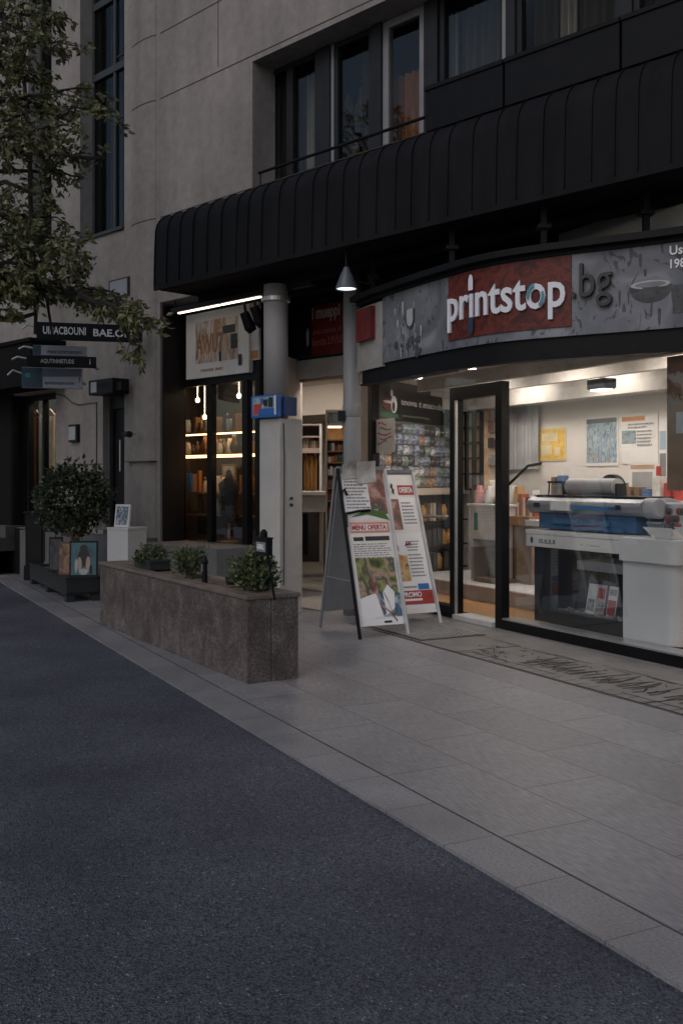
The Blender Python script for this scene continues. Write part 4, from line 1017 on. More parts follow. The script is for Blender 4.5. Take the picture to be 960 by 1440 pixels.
def packet_mesh():
    m_ = MB(); n = 5; vs = []; fs = []
    for j in range(n+1):
        for i in range(n+1):
            u, v = i/n*2-1, j/n*2-1; puff = (1-u*u)*(1-v*v)
            vs.append((u*.085, -.012-.045*puff, .17*(j/n)))
    for j in range(n):
        for i in range(n): a = j*(n+1)+i; fs.append((a,a+1,a+n+2,a+n+1))
    m_.add(vs, fs); m_.box(-.085,.085,-.011,-.002,0,.17); m_.box(-.085,.085,-.012,-.004,.17,.2)
    return m_
pproto = {}
def put_packet(k, s, z):
    nm, c = pcols[k]
    if k not in pproto:
        o = pproto[k] = single('packet', packet_mesh(), art('packet_'+nm.replace(' ','_'), [c, tuple(min(.7,x*1.6) for x in c), tuple(x*.4 for x in c), (.35,.3,.28)], 13, 1, .35, seed=k), nm+' packet hanging in the rows above the beige ledge', 'packet', DW, (0,0,0), nm+' packets on the display rack', smooth=False)
    else: o = copy_thing(pproto[k])
    o.location = DW.w(s, -.012, z); o.rotation_euler = (0, rg.uniform(-.08,.08), DW.a); o.scale = (rg.uniform(.68,.86),.8,rg.uniform(.52,.62))
for j in range(6):
    for i in range(14): put_packet(rg.choice([0,1,1,2,3,3,4,5,5]), .12+i*.155+rg.uniform(-.015,.015), 1.265+j*.13)
gm = [('amber jar',(.4,.2,.05)),('dark box',(.06,.06,.065)),('cream box',(.5,.42,.32))]
gp = {}
for z in (.22,.52,.84):
    x = .12
    while x < 2.15:
        k = rg.choice([0,1,1,2]); nm, c = gm[k]
        if k not in gp:
            m_ = MB(); m_.lathe([(.05,0),(.055,.02),(.055,.15),(.035,.17),(.037,.2)], seg=12) if k == 0 else m_.box(-.06,.06,-.05,.05,0,.22)
            o = gp[k] = single(nm.replace(' ','_'), m_, mat(nm, c, .4, var=.3, scale=14), nm+' on the dim shelves under the beige ledge', nm.split()[1], DW, (0,0,0), nm+'s under the beige ledge', smooth=(k==0))
        else: o = copy_thing(gp[k])
        o.location = DW.w(x, -.1, z); o.rotation_euler = (0,0,DW.a+rg.uniform(-.2,.2)); x += rg.uniform(.14,.24)
sc_ = Thing('window_poster', 'pale poster with red brush strokes stuck inside the left pane', 'poster', K, (k_(541,.03), .03, kz(541,635,.03)))
sa, sb = k_(528.5,.03), k_(555,.03); za, zb2 = kz(541,636,.03), kz(541,589,.03)
fn = lambda a, b, d: (sa+(sb-sa)*a, .026-d, za+(zb2-za)*b)
mb = MB().box(sa, sb, .0265, .029, za, zb2); sc_.part('sheet', mb, mat('poster_cream', (.62,.56,.53), .6))
mb = MB(); 
for i, (y, w) in enumerate(((.86,.45),(.7,.6),(.55,.7),(.42,.65),(.3,.5))):
    pts = [(.12+.1*(i%2)+w*t, y+.04*math.sin(t*5+i)) for t in [q/8 for q in range(9)]]
    vs = [fn(a, b+.022, .002+i*.0002) for a, b in pts]+[fn(a, b-.022, .002+i*.0002) for a, b in pts]; mb.add(vs, [(q,q+1,9+q+1,9+q) for q in range(8)], 0 if i in (0,2) else 1)
sc_.part('print', mb, [red_ink, mat('brown_red_ink', (.3,.12,.09), .6)])

# lattice cabinet and display furniture behind the door
lc = Thing('lattice_cabinet', 'black grid cabinet with amber lit panes on the back wall behind the door', 'cabinet', K, (k_(663,bk-.1), bk-.1, .9))
v = bk-.12; a, b = k_(648,v), k_(679,v); z0, z1 = kz(663,688,v), kz(663,580,v)
mb = MB().box(a, b, v, bk-.002, z0, z1); lc.part('back_panel', mb, mat('amber_glow_paint', (.62,.42,.24), .6, var=.25, scale=6))  # amber glow of the panes is put into the panel colour
mb = MB()
for i in range(4): x = a+(b-a)*i/3; mb.box(x-.018, x+.018, v-.05, v-.001, z0, z1)
for i in range(6): z = z0+(z1-z0)*i/5; mb.box(a+.02, b-.02, v-.056, v-.0015, z-.012, z+.012)
lc.part('grid', mb, black_metal)
pf = Thing('display_platform', 'low pale platform across the shop floor behind the door', 'platform', K, (-1.5, .75, .05))
mb = MB().box(-3.1, -.12, .75, bk-.01, .051, .2); pf.part('base', mb, tan_post)
mb = MB().box(-3.1, -.12, .735, bk-.01, .201, .215); pf.part('top', mb, white_m)
tb = Thing('display_table', 'white display table with pale goods behind the glass door', 'table', K, (-1.8, 1.2, .215))
ta, tbb = k_(655,1.1), k_(706,1.1); zt = kz(680,709,1.1)
mb = MB().box(ta, tbb, 1.1, 1.6, zt-.025, zt); tb.part('top', mb, white_m, bevel=.004)
mb = MB().box(ta+.02, tbb-.02, 1.12, 1.14, zt-.4, zt-.026); tb.part('apron', mb, mat('table_apron', (.55,.5,.46), .5))
for q in (ta+.03, tbb-.07): 
    mb = MB().box(q, q+.04, 1.15, 1.55, .216, zt-.401 if False else zt-.026); tb.part('leg', mb, white_m)
mb = MB().box(ta+.14, ta+.2, 1.112, 1.119, zt-.3, zt-.1); tb.part('leaf_print', mb, mat('leaf_teal', (.05,.2,.17), .5))
rg = random.Random(8)
pk = None
for i in range(6):
    x = ta+.06+i*(tbb-ta-.1)/6; m_ = MB().lathe([(.05,0),(.06,.05),(.055,.16),(.03,.2),(.035,.24)], seg=12)
    nm, c = [('pink',(.45,.2,.18)),('cream',(.6,.55,.5)),('white',(.65,.63,.6))][i%3]
    lab = ['%s vase on the white display table behind the glass door, the %s %s one' % (nm, 'left' if i < 3 else 'right', nm)][0]
    o = single('vase', m_, mat('vase_'+nm, c, .4), lab, 'vase', K, (0,0,0), 'vases on the display table', smooth=True)
    o.location = K.w(x, 1.25+.1*(i%2), zt); o.scale = (1.1,1.1,.8+.35*rg.random())
cb = Thing('clear_box', 'clear acrylic box with a small green ornament on the pale platform', 'box', K, (k_(676,1.0), 1.0, .215))
a, b = k_(662,.95), k_(694,.95)
mb = MB().box(a, b, .95, 1.3, .216, .6); cb.part('case', mb, glass('acrylic', (.75,.7,.66), .4))
mb = MB().box(a+.02, b-.02, .97, 1.28, .218, .26); cb.part('base', mb, tan_post)
mb = MB().lathe([(.02,.262),(.07,.3),(.05,.38),(.01,.45)], (a+b)/2, 1.1, 12); cb.part('ornament', mb, mat('moss', (.1,.12,.05), .7))
wp = Thing('wall_panel', 'grey corrugated panel on the back wall beside the door frame', 'panel', K, (k_(736,bk-.06), bk-.06, 1.3))
a, b = k_(700,bk-.06), k_(757,bk-.06); mb = MB(); q = MB(); curtain(q, a, b, bk-.06, kz(736,660,bk), kz(736,572,bk), 14, .012); wp.part('sheet', q, mat('corrugated_grey', (.33,.33,.34), .5))
mb.tube([(k_(706,bk-.2),bk-.2,kz(706,690,bk-.2)),(k_(742,bk-.2),bk-.2,kz(742,655,bk-.2)),(k_(760,bk-.2),bk-.2,kz(760,652,bk-.2))], .018, 8); wp.part('rail', mb, black_metal)
sd = Thing('side_counter', 'warm wooden side counter with small amber goods left of the printer', 'counter', K, (k_(730,1.3), 1.3, .05))
a, b = k_(714,1.25)-.3, k_(749,1.25); zt2 = kz(735,726,1.25)
mb = MB().box(a, b, 1.2, 1.7, zt2-.1, zt2); sd.part('top', mb, wood_m)
mb = MB().box(a+.05, b-.04, 1.26, 1.66, .216 if False else .22, zt2-.101); sd.part('body', mb, mat('counter_brown', (.2,.14,.1), .6))
mb = MB()
for i in range(9):
    x = a+.35+i*(b-a-.4)/9; h = .1+.22*rg.random(); mb.box(x, x+.05, 1.3, 1.4, zt2+.001, zt2+h, i%3)
sd.part('goods', mb, [mat('amber_goods', (.5,.3,.12), .5), paper, mat('red_goods', (.35,.08,.05), .5)])

ws = Thing('wall_shelf', 'long thin white wall shelf of small stock behind the wide printer', 'shelf', K, (k_(850,bk-.2), bk-.2, 1.1))
a, b = k_(762,bk-.25), k_(960,bk-.25); zs = kz(850,702,bk-.25)
mb = MB().box(a, b, bk-.25, bk-.002, zs-.025, zs); ws.part('board', mb, white_m)
for px in (775, 850, 940): mb = MB().box(k_(px,bk-.2), k_(px,bk-.2)+.02, bk-.2, bk-.002, zs-.2, zs-.026); ws.part('bracket', mb, dark_m)
rg = random.Random(19); stk_c = [('white',(.65,.63,.6)),('blue',(.08,.16,.32)),('grey',(.25,.25,.26)),('orange',(.5,.22,.07)),('red',(.4,.05,.04)),('brown',(.2,.12,.07))]; stp = {}
x = a+.04
while x < b-.1:
    k = rg.randrange(6); nm, c = stk_c[k]; 
    if k not in stp:
        o = stp[k] = single('stock_box', MB().box(-.045,.045,-.05,.05,0,.16), mat('stock_'+nm, c, .5, var=.25, scale=12), nm+' stock carton on the wall shelf behind the wide printer', 'carton', K, (0,0,0), nm+' cartons on the wall shelf', bevel=.003)
    else: o = copy_thing(stp[k])
    o.location = K.w(x+.05, bk-.12, zs+.001); o.scale = (rg.uniform(.7,1.2),1,rg.uniform(.6,1.6)); x += rg.uniform(.11,.17)
# posters on the back wall
def wall_poster(label, px0, px1, py0, py1, patches, mats, v=bk-.012, frame=None, name='wall_poster'):
    a, b = k_(px0,v), k_(px1,v); pm = (px0+px1)/2; z0, z1 = kz(pm,py1,v), kz(pm,py0,v)
    t = Thing(name, label, 'poster', K, ((a+b)/2, v, z0))
    fn = lambda u, w, d: (a+(b-a)*u, v-.001-d, z0+(z1-z0)*w)
    m_ = MB().box(a, b, v, v+.01, z0, z1); t.part('sheet', m_, frame or paper)
    m_ = MB(); sheet(m_, fn, patches); t.part('print', m_, mats)
    return t
rg = random.Random(2)
wall_poster('yellow and cream poster, leftmost on the white back wall', 757, 795, 602, 648, [(.04,.04,.96,.96,0),(.12,.6,.7,.85,1),(.1,.2,.5,.5,1),(.62,.15,.8,.42,1)]+lines(.12,.5,.15,.8,7,1,rg,4), [yellow_ink, mat('cream_ink', (.72,.62,.4), .6)], frame=mat('yellow_sheet', (.7,.6,.4), .6))
wall_poster('white framed poster with a blue and grey picture above the printer', 823, 868, 585, 655, [(.03,.06,.97,.95,0),(.03,.86,.97,.95,1)], [art('blue_poster', [(.07,.13,.2),(.18,.3,.42),(.45,.52,.55),(.12,.2,.28),(.5,.45,.36),(.15,.3,.45)], 5, 2, stretch=(2.2,2.2,.8)), mat('poster_dark_band', (.12,.13,.14), .6)])  # second field: dark band across the top of the picture
wall_poster('large white notice with orange heading and lines of print', 873, 924, 580, 652, [(.02,.84,.66,.93,0),(.02,.4,.42,.66,1),(.46,.5,.92,.7,3)]+lines(.45,.95,.35,.68,5,2,rg,6)+lines(.2,.95,.7,.82,2,2,rg,6), [mat('orange_heading', (.55,.25,.1), .6), art('notice_photo', [(.08,.12,.18),(.3,.36,.4),(.15,.18,.2)], 9), grey_ink, paper])
wall_poster('white sheet with a grey funnel drawing under the large notice', 884, 932, 652, 690, [(.04,.8,.75,.96,1),(.8,.55,.95,.9,2),(.1,.1,.7,.7,0)], [mat('funnel_grey', (.35,.35,.35), .5), mat('tan_ink', (.45,.3,.2), .6), red_ink])
wall_poster('narrow printed strip beside the large notice on the back wall', 926, 937, 585, 690, [(.1,.1,.9,.5,0),(.1,.55,.9,.8,1)], [grey_ink, mat('pale_blue_strip', (.3,.4,.5), .6)])
cf = Thing('ceiling_projector', 'dark bracketed spotlight hanging from the shop ceiling above the blue poster', 'spotlight', K, (k_(845,1.5), 1.5, 2.3))
sx = k_(845,1.5); mb = MB().tube([(sx,1.5,2.5),(sx,1.5,2.38)], .02, 8); cf.part('stem', mb, dark_m)
mb = MB().box(sx-.14, sx+.14, 1.42, 1.58, 2.27, 2.38); cf.part('head', mb, dark_m, bevel=.02)
mb = MB().box(sx-.1, sx+.1, 1.44, 1.56, 2.258, 2.2695); cf.part('lens', mb, emit('projector_lens', (1,.9,.75), 8))

# ------------------------------------------------------------------ counter and wide format printer
cn = Thing('shop_counter', 'white shop counter with a dark glazed display under it in the window', 'counter', K, (.8, .4, .05))
c0, c1 = k_(738,.3), 3.0; cb1 = k_(875,.14)
CT = kz(738,744,.3)
mb = MB().box(c0, cb1, .3, .95, CT-.04, CT); mb.box(c0+.004, cb1, .305, .33, CT-.155, CT-.041); cn.part('top', mb, white_m, bevel=.006)
# thick white end block with rounded corner
bx1 = k_(950,.14); mb = MB(); r = .1; poly_ = [(cb1+.002,.14)]+[(bx1-r+r*math.cos(R(-90+90*k/6)), .14+r+r*math.sin(R(-90+90*k/6))) for k in range(7)]+[(bx1,.9),(cb1+.002,.9)]
mb.prism(poly_, .096, CT-.18); cn.part('end_block', mb, mat('block_white', (.6,.6,.61), .4, var=.05, scale=3))
mb = MB(); ex = .04; poly_ = [(cb1+.002,.14-ex)]+[(bx1+ex-r+r*math.cos(R(-90+90*k/6)), .14-ex+r+r*math.sin(R(-90+90*k/6))) for k in range(7)]+[(bx1+ex,.94),(cb1+.002,.94)]
mb.prism(poly_, CT-.178, CT+.002); cn.part('block_cap', mb, MATS['block_white'])
mb = MB(); mb.box(c0+.06, c0+.3, .36, .9, .052, CT-.157); mb.box(c0+.301, cb1-.001, .86, .9, .052, CT-.157); mb.box(c0+.301, cb1-.001, .34, .859, .052, .17)
cn.part('carcass', mb, dark_m)
mb = MB(); mb.box(c0+.6, cb1-.002, .4, .855, CT-.33, CT-.25); cn.part('inner_shelf', mb, grey_m)
mb = MB().box(c0+.302, cb1-.003, .345, .351, .171, CT-.158); cn.part('display_glass', mb, glass_m)
mb = MB(); fn = lambda a, b, d: (c0+a, .3045-d, CT-.155+b)
mb.add([fn(.09+.022*math.cos(2*math.pi*k/16), .06+.03*math.sin(2*math.pi*k/16), .001) for k in range(16)], [tuple(range(16))])
put_text(mb, 'IS.ILIUI', fn, .2, .42, .035, .075, 0, .01, .002); put_text(mb, '- ·---', fn, .75, 1.0, .05, .06, 0, .0, .002); sheet(mb, fn, [(1.48,.03,1.5,.1,0)]); sheet(mb, fn, [(1.56,.0,1.72,.112,1)])
cn.part('lettering', mb, [black_ink, mat('beige_label', (.5,.4,.34), .6)])
for i, (px, m1, lab) in enumerate(((828, paper, 'white leaflet in the counter display, first of three'), (841, mat('leaflet_pink', (.5,.4,.36), .5), 'beige leaflet in the counter display, middle of three'), (857, paper, 'leaflet with a red lower half in the counter display'))):
    v = .46; sx = k_(px,v); t_ = Thing('leaflet', lab, 'leaflet', K, (sx, v, .172), 'leaflets under the counter')
    lean = .05; z0 = .175; h = .26
    f2 = lambda a, b, d: (sx-.055+.11*a, v+lean*b-d, z0+h*b)
    m_ = MB(); m_.add([f2(0,0,0),f2(1,0,0),f2(1,1,0),f2(0,1,0),f2(0,0,-.004),f2(1,0,-.004),f2(1,1,-.004),f2(0,1,-.004)], [(0,1,2,3),(7,6,5,4),(0,4,5,1),(1,5,6,2),(2,6,7,3),(3,7,4,0)]); t_.part('sheet', m_, m1)
    m_ = MB(); sheet(m_, f2, [[(.1,.1,.9,.5,0)],[(.1,.12,.9,.45,0),(.1,.55,.9,.9,1)],[(.05,.05,.95,.55,1),(.1,.7,.9,.9,0)]][i]); t_.part('print', m_, [art('leaflet_grey', [(.1,.1,.11),(.35,.33,.33),(.5,.48,.46)], 16), red_ink])
gv = Thing('sample_pebbles', 'pile of grey sample stones on the floor of the counter display', 'stones', K, (.5, .5, .172)); gv.o['kind'] = 'stuff'
mb = MB(); rg = random.Random(9)
for i in range(90):
    x = rg.uniform(c0+.36, cb1-.05); v = rg.uniform(.37,.52); q = rg.uniform(.012,.03)
    if .44 < v and k_(820,.46) < x < k_(868,.46): continue
    mb.lathe([(q*.5,0),(q,q*.5),(q*.5,q)], 0, 0, 6, fn=lambda a,b,c,x=x,v=v: (x+a, v+b, .172+c))
gv.part('stones', mb, mat('pebble', (.22,.22,.22), .7, var=.5, scale=12))
mb = MB()
# printer
pt = Thing('wide_printer', 'silver and dark blue wide format printer on the white counter', 'printer', K, (.6, .6, CT))
VP = .38
p0, p1 = k_(757,VP+.05), k_(893,VP+.05); q0, q1 = k_(743,VP), k_(903,VP)
z = lambda px, py: kz(px, py, VP)
zA, zB = CT+.012, z(757,720.5); zC = z(745,699)
mb = MB().box(p0, p1, VP+.05, VP+.5, zA, zB); mb.box(p0+.06, p1-.1, VP-.0, VP+.049, zA+.0, zA+.03); pt.part('lower_body', mb, blue_m, bevel=.012)
mb = MB().box(p0+.22, p0+.95, VP+.036, VP+.049, zA+.05, zB-.05); pt.part('tray_window', mb, mat('tray_blue', (.04,.16,.32), .25))
prof = [(VP+.02,zB+.001),(VP-.02,zB+.03),(VP-.035,zB+.08),(VP-.02,zC-.03),(VP+.03,zC),(VP+.3,zC+.012),(VP+.45,zC-.02),(VP+.5,zB+.001)]
mb = MB(); n = len(prof); vs = [(q0,y,zz) for y,zz in prof]+[(q1,y,zz) for y,zz in prof]; mb.add(vs, [tuple(range(n-1,-1,-1)), tuple(range(n,2*n))]+[(i,(i+1)%n,n+(i+1)%n,n+i) for i in range(n)])
pt.part('cover', mb, mat('printer_silver', (.3,.31,.34), .35, metal=.2, var=.08), bevel=.006)
mb = MB(); mb.lathe([(.08,0),(.085,.01),(.085,.09),(.075,.1)], 0, 0, 20, fn=lambda x,y,w: (q0-.06+w, VP+.1+x, (zB+zC)/2+y)); mb.lathe([(.08,0),(.085,.01),(.085,.14),(.07,.15)], 0, 0, 20, fn=lambda x,y,w: (q1-.03+w, VP+.08+x, (zB+zC)/2+y)); pt.part('end_cap', mb, mat('cap_silver', (.36,.37,.4), .4))
fv = VP-.037
mb = MB(); mb.box(q0+.36, q0+.62, fv-.006, fv+.03, zB+.028, zC-.035); pt.part('label', mb, paper)
mb = MB(); mb.box(q0+.63, q0+1.2, fv-.004, fv+.03, zB+.045, zC-.05); pt.part('blue_strip', mb, mat('strip_blue', (.04,.2,.5), .3))
mb = MB(); mb.box(q0+.63, q0+1.19, fv-.008, fv-.0045, zB+.075, zB+.092); mb.box(q0+.12,q0+.2,fv-.004,fv+.03,zB+.05,zB+.09,1); mb.box(q1-.36,q1-.22,fv-.004,fv+.03,zB+.05,zC-.05,1); mb.box(q1-.33,q1-.3,fv-.008,fv-.0042,zB+.07,zC-.07,2); pt.part('trim', mb, [steel, dark_m, yellow_ink])
mb = MB().box(q0+.02, q1-.05, VP+.04, VP+.4, zC+.013, zC+.022); pt.part('top_edge', mb, black_metal)
mb = MB(); ra_, rb2 = k_(802,VP+.25), k_(868,VP+.25); mb.lathe([(.075,0),(.075,rb2-ra_)], 0, 0, 20, fn=lambda x,y,w: (ra_+w, VP+.25+x, zC+.1+y)); pt.part('paper_roll', mb, mat('roll_grey', (.4,.4,.41), .5), smooth=False)
mb = MB()
for px in (797, 872): sx = k_(px,VP+.25); mb.box(sx-.015, sx+.015, VP+.2, VP+.3, zC+.023, zC+.13)
pt.part('roll_holder', mb, dark_m)
cs_ = boxthing('paper_stack', 'ragged white paper stack on the counter at the left end of the wide printer', 'papers', K, k_(741,.75), k_(741,.75)+.2, .72, .93, CT+.002, CT+.06, paper)
wc = MB(); z0 = CT+.06; a0 = k_(893,.5)
wc.tube([(a0-.1,VP+.45,z0),(a0+.1,VP+.5,z0-.05),(a0+.16,.97,CT+.02),(a0+.1,.985,.6),(a0-.2,1.1,.08)], .008, 6); single('power_cable', wc, black_ink, 'black power cable trailing behind the wide printer', 'cable', K, (a0, .9, CT))
rg = random.Random(41)
for i, (px, py, w_, h_) in enumerate(((683,592,10,16),(694,588,9,20),(684,616,9,14),(695,618,9,16),(685,640,10,14),(696,643,8,12))):
    v = bk-.05; a, b = k_(px,v), k_(px+w_,v); zb_ = kz(px,py+h_,v); zt_ = kz(px,py,v)
    nm, c = [('pink',(.55,.3,.28)),('cream',(.65,.58,.5)),('dark',(.06,.05,.05)),('red',(.4,.06,.05)),('white',(.7,.68,.66)),('tan',(.5,.35,.2))][i]
    single('wall_card', MB().box(a, b, v, v+.02, zb_, zt_), art('card_'+nm, [c, tuple(q*.5 for q in c), c], 14, .5), nm+' card pinned to the back wall right of the lattice cabinet', 'card', K, ((a+b)/2, v, zb_), 'cards beside the lattice cabinet')
ch = Thing('office_chair', 'black chair back showing behind the wide printer', 'chair', K, (k_(857,1.25), 1.25, .05))
sx = k_(857,1.2); zt3 = kz(857,667,1.2); mb = MB()
bk_pts = [(sx+.16*math.cos(R(180*k/12)), zt3-.14+.14*math.sin(R(180*k/12))) for k in range(13)]+[(sx-.19,zt3-.55),(sx+.19,zt3-.55)]
mb.add([(x,1.2,zz) for x,zz in bk_pts]+[(x,1.26,zz) for x,zz in bk_pts], [tuple(range(15)), tuple(range(29,14,-1))]+[(i,(i+1)%15,15+(i+1)%15,15+i) for i in range(15)]); ch.part('backrest', mb, mat('chair_black', (.012,.012,.014), .6))
mb = MB().box(sx-.22, sx+.22, 1.0, 1.24, zt3-.68, zt3-.6); ch.part('seat', mb, MATS['chair_black'], bevel=.02)
mb = MB().tube([(sx,1.12,.06),(sx,1.12,zt3-.68)], .03, 8); ch.part('post', mb, dark_m)
for k in range(5):
    a = k*2*math.pi/5; mb = MB().tube([(sx,1.12,.14),(sx+.24*math.cos(a),1.12+.24*math.sin(a),.09)], .02, 6); mb.lathe([(.02,0),(.03,.015),(.02,.03)], sx+.24*math.cos(a), 1.12+.24*math.sin(a), 8, fn=lambda x,y,w: (x,y,w+.051)); ch.part('leg', mb, dark_m)
st = Thing('wire_stand', 'small black wire stand on the counter behind the printer left end', 'stand', K, (k_(785,.85), .85, CT))
mb = MB(); za = kz(785,702,.85); zb2 = kz(785,678,.85)
for px in (768, 802): mb.tube([(k_(px,.85),.85,CT+.002),(k_(px+4 if px < 780 else px-4,.85),.85,zb2)], .008, 6)
mb.tube([(k_(770,.85),.85,zb2),(k_(802,.85),.85,zb2)], .012, 6); st.part('frame', mb, black_metal)
mb = MB().box(k_(776,.86), k_(798,.86), .86, .9, CT+.002, zb2-.03); st.part('tray', mb, mat('stand_white', (.5,.48,.45), .5, var=.3, scale=10))
pm2 = Thing('desk_printer', 'smaller grey blue printer right of the wide one on the counter', 'printer', K, (k_(920,.6), .6, CT))
a, b = k_(908,.5), k_(941,.5); z0, z1 = CT+.003, kz(920,707,.5)
mb = MB().box(a, b, .5, .9, z0, z1); pm2.part('body', mb, mat('desk_printer_grey', (.2,.22,.27), .4), bevel=.02)
mb = MB().box(a+.05, b-.06, .49, .4995, z0+.12, z1-.05); pm2.part('paper_slot', mb, dark_m)
mb = MB().box(a+.06, b-.07, .44, .4895, z0+.1, z0+.115); pm2.part('tray', mb, grey_m)
for i, (pa, pb, lab) in enumerate(((908, 946, 'white open paper tray on the rounded end of the counter, nearer the printer'), (952, 990, 'white open paper tray at the right edge of the counter'))):
    v = .2; a, b = k_(pa,v), k_(pb,v); z0 = CT+.004; zt4 = kz(pa,741,v)
    t_ = Thing('paper_tray', lab, 'tray', K, ((a+b)/2, v, z0), 'white paper trays on the counter')
    mb = MB(); vs = [(a-.02,v-.02,zt4),(b,v-.02,zt4),(b-.04,v+.02,z0),(a+.06,v+.02,z0)]; mb.add(vs+[(x,y+.008,zz) for x,y,zz in vs], [(0,3,2,1),(4,5,6,7),(0,1,5,4),(1,2,6,5),(2,3,7,6),(3,0,4,7)])
    t_.part('front', mb, white_m); mb = MB().box(a+.06, b-.04, v+.031, v+.3, z0, z0+.01); t_.part('floor', mb, white_m); mb = MB().box(b-.039, b-.03, v+.03, v+.3, z0, zt4-.01); t_.part('side', mb, white_m)
bb = Thing('brown_board', 'tall brown board with dark lettering hanging at the right of the window', 'board', K, (k_(952,.5), .5, 1.4))
a = k_(937,.5); mb = MB().box(a, a+.8, .5, .53, kz(950,690,.5), kz(950,497,.5)-.02); bb.part('panel', mb, mat('board_brown', (.14,.08,.06), .6, var=.3))
z1 = kz(950,500,.5); fn = lambda x, y, d: (a+.12+x, .4985-d, z1+y)
mb = MB(); put_text(mb, 'ECOL', fn, 0, .35, -.2, -.12, 0, .01); put_text(mb, 'HUNT', fn, 0, .35, -.34, -.26, 0, .01); sheet(mb, fn, [(-.02,-.62,.3,-.45,1)]); bb.part('lettering', mb, [mat('dim_gold', (.16,.09,.05), .5), mat('blue_note', (.3,.35,.45), .5)])
rg = random.Random(14)
for i in range(14):
    m_ = MB().lathe([(.02,0),(.035,.02),(.03,.05),(.01,.06)], seg=10); red = i % 3 == 0
    o = single('ribbon_roll', m_, mat('ribbon_red', (.2,.02,.018), .6) if red else mat('ribbon_dark', (.05,.04,.04), .5), ('red' if red else 'dark')+' ribbon roll in the heap between the desk printer and the brown board', 'ribbon', K, (0,0,0), 'red ribbon rolls' if red else 'dark ribbon rolls', smooth=True)
    px = rg.uniform(936,962); v = rg.uniform(.38,.47); o.location = K.w(k_(px,v), v, CT+.003+.06*(i%4)); o.scale = (.85,.85,1.0)
# ------------------------------------------------------------------ A-boards
board_white = mat('board_white', (.76,.75,.73), .45, var=.08)
board_grey = mat('board_grey', (.2,.21,.23), .5, var=.1)
food_a = art('food_dark', [(.03,.05,.015),(.13,.17,.03),(.4,.28,.22),(.05,.06,.04),(.3,.33,.12),(.02,.02,.02)], 5, .3, seed=3, detail=5)
food_b = art('food_tan', [(.16,.05,.02),(.5,.27,.08),(.62,.42,.2),(.12,.06,.03),(.5,.3,.12)], 6, .3, seed=5, detail=5)
food_c = art('food_pink', [(.3,.15,.14),(.5,.3,.26),(.2,.08,.06),(.05,.06,.05),(.55,.45,.4)], 6, .3, seed=9, detail=5)
sea_p = art('sea_print', [(.1,.2,.3),(.05,.09,.15),(.4,.5,.55),(.2,.35,.45)], 7, 2, seed=1)
bmats = [board_white, paper, grey_ink, black_ink, red_ink, food_a, food_b, food_c, sea_p, mat('salmon_ink', (.6,.25,.18), .6), white_ink, bright_blue, mat('green_leaf_ink', (.05,.13,.03), .6), mat('olive_ink', (.35,.36,.12), .6)]
def aboard(label, x0, y0, w, h, lean, back, patches, extra, dark_left):
    t = Thing('poster_board', label, 'A-board', BD, (x0+w/2, y0+lean, 0))
    zl = .1
    # coordinates on the tilted front face: a across, b up the slope, d outward
    def fn(a, b, d):
        z = zl+(h-zl)*b; y = y0+lean*z/h
        return (x0+w*a, y-d*.95, z+d*.25)
    m_ = MB(); q = [fn(0,0,0),fn(1,0,0),fn(1,1,0),fn(0,1,0)]; m_.add(q+[(x,y+.02,z) for x,y,z in q], [(0,1,2,3),(7,6,5,4),(0,4,5,1),(1,5,6,2),(2,6,7,3),(3,7,4,0)]); t.part('front_panel', m_, board_white)
    m_ = MB(); sheet(m_, fn, patches, .0011); t.part('print', m_, bmats)
    for e in extra(fn): t.part(*e)
    for a in (0, 1):
        xx = x0+w*a+(-.012 if a == 0 else .012)
        m_ = MB(); m_.tube([(xx, y0-.012, .0), (xx, y0+lean-.012, h)], .016, 8); t.part('side_rail', m_, black_metal if (a == 0 and dark_left) else mat('rail_alu', (.55,.55,.55), .35, metal=.4))
    m_ = MB(); m_.box(x0, x0+w, y0+lean-.02, y0+lean+.05, h-.01, h+.02); t.part('hinge', m_, board_grey)
    # rear leaf
    def fb(a, b, d): z = .16+(h-.16)*b; return (x0+w*a, y0+back-(back-lean)*z/h+d, z)
    m_ = MB(); q = [fb(0,0,0),fb(1,0,0),fb(1,1,0),fb(0,1,0)]; m_.add(q+[(x,y-.02,z) for x,y,z in q], [(3,2,1,0),(4,5,6,7),(0,1,5,4),(1,2,6,5),(2,3,7,6),(3,0,4,7)]); t.part('rear_panel', m_, board_grey)
    for a in (0, 1):
        xx = x0+w*a+(-.012 if a == 0 else .012); m_ = MB(); m_.tube([(xx, y0+back, .0), (xx, y0+lean+.03, h)], .014, 8); t.part('rear_leg', m_, board_grey)
    m_ = MB(); m_.tube([(x0-.014, y0+lean*.35, h*.33), (x0-.014, y0+back-(back-lean)*.33, h*.33)], .006, 6); t.part('stay', m_, board_grey)
    return t, fn
rg = random.Random(77)
p1_ = [(.0,.84,.98,.99,1),(.0,.71,.98,.835,10),(.06,.66,.98,.705,1)] + lines(.08,.6,.74,.93,9,2,rg,4) + \
      [(.6,.7,.97,.98,7,4),(.05,.0,.97,.655,1,3)] + [(.08,.58,.95,.65,9,4),(.1,.595,.9,.635,10,5)] + [(.12,.53,.34,.555,3,5),(.38,.53,.92,.558,3,5)] + lines(.1,.93,.42,.52,7,2,rg,5,.4,.15) + \
      [(.1,.17,.95,.42,5,5),(.5,.05,.97,.2,8,5),(.1,.0,.97,.04,10,6),(.55,.012,.72,.026,3,7)]
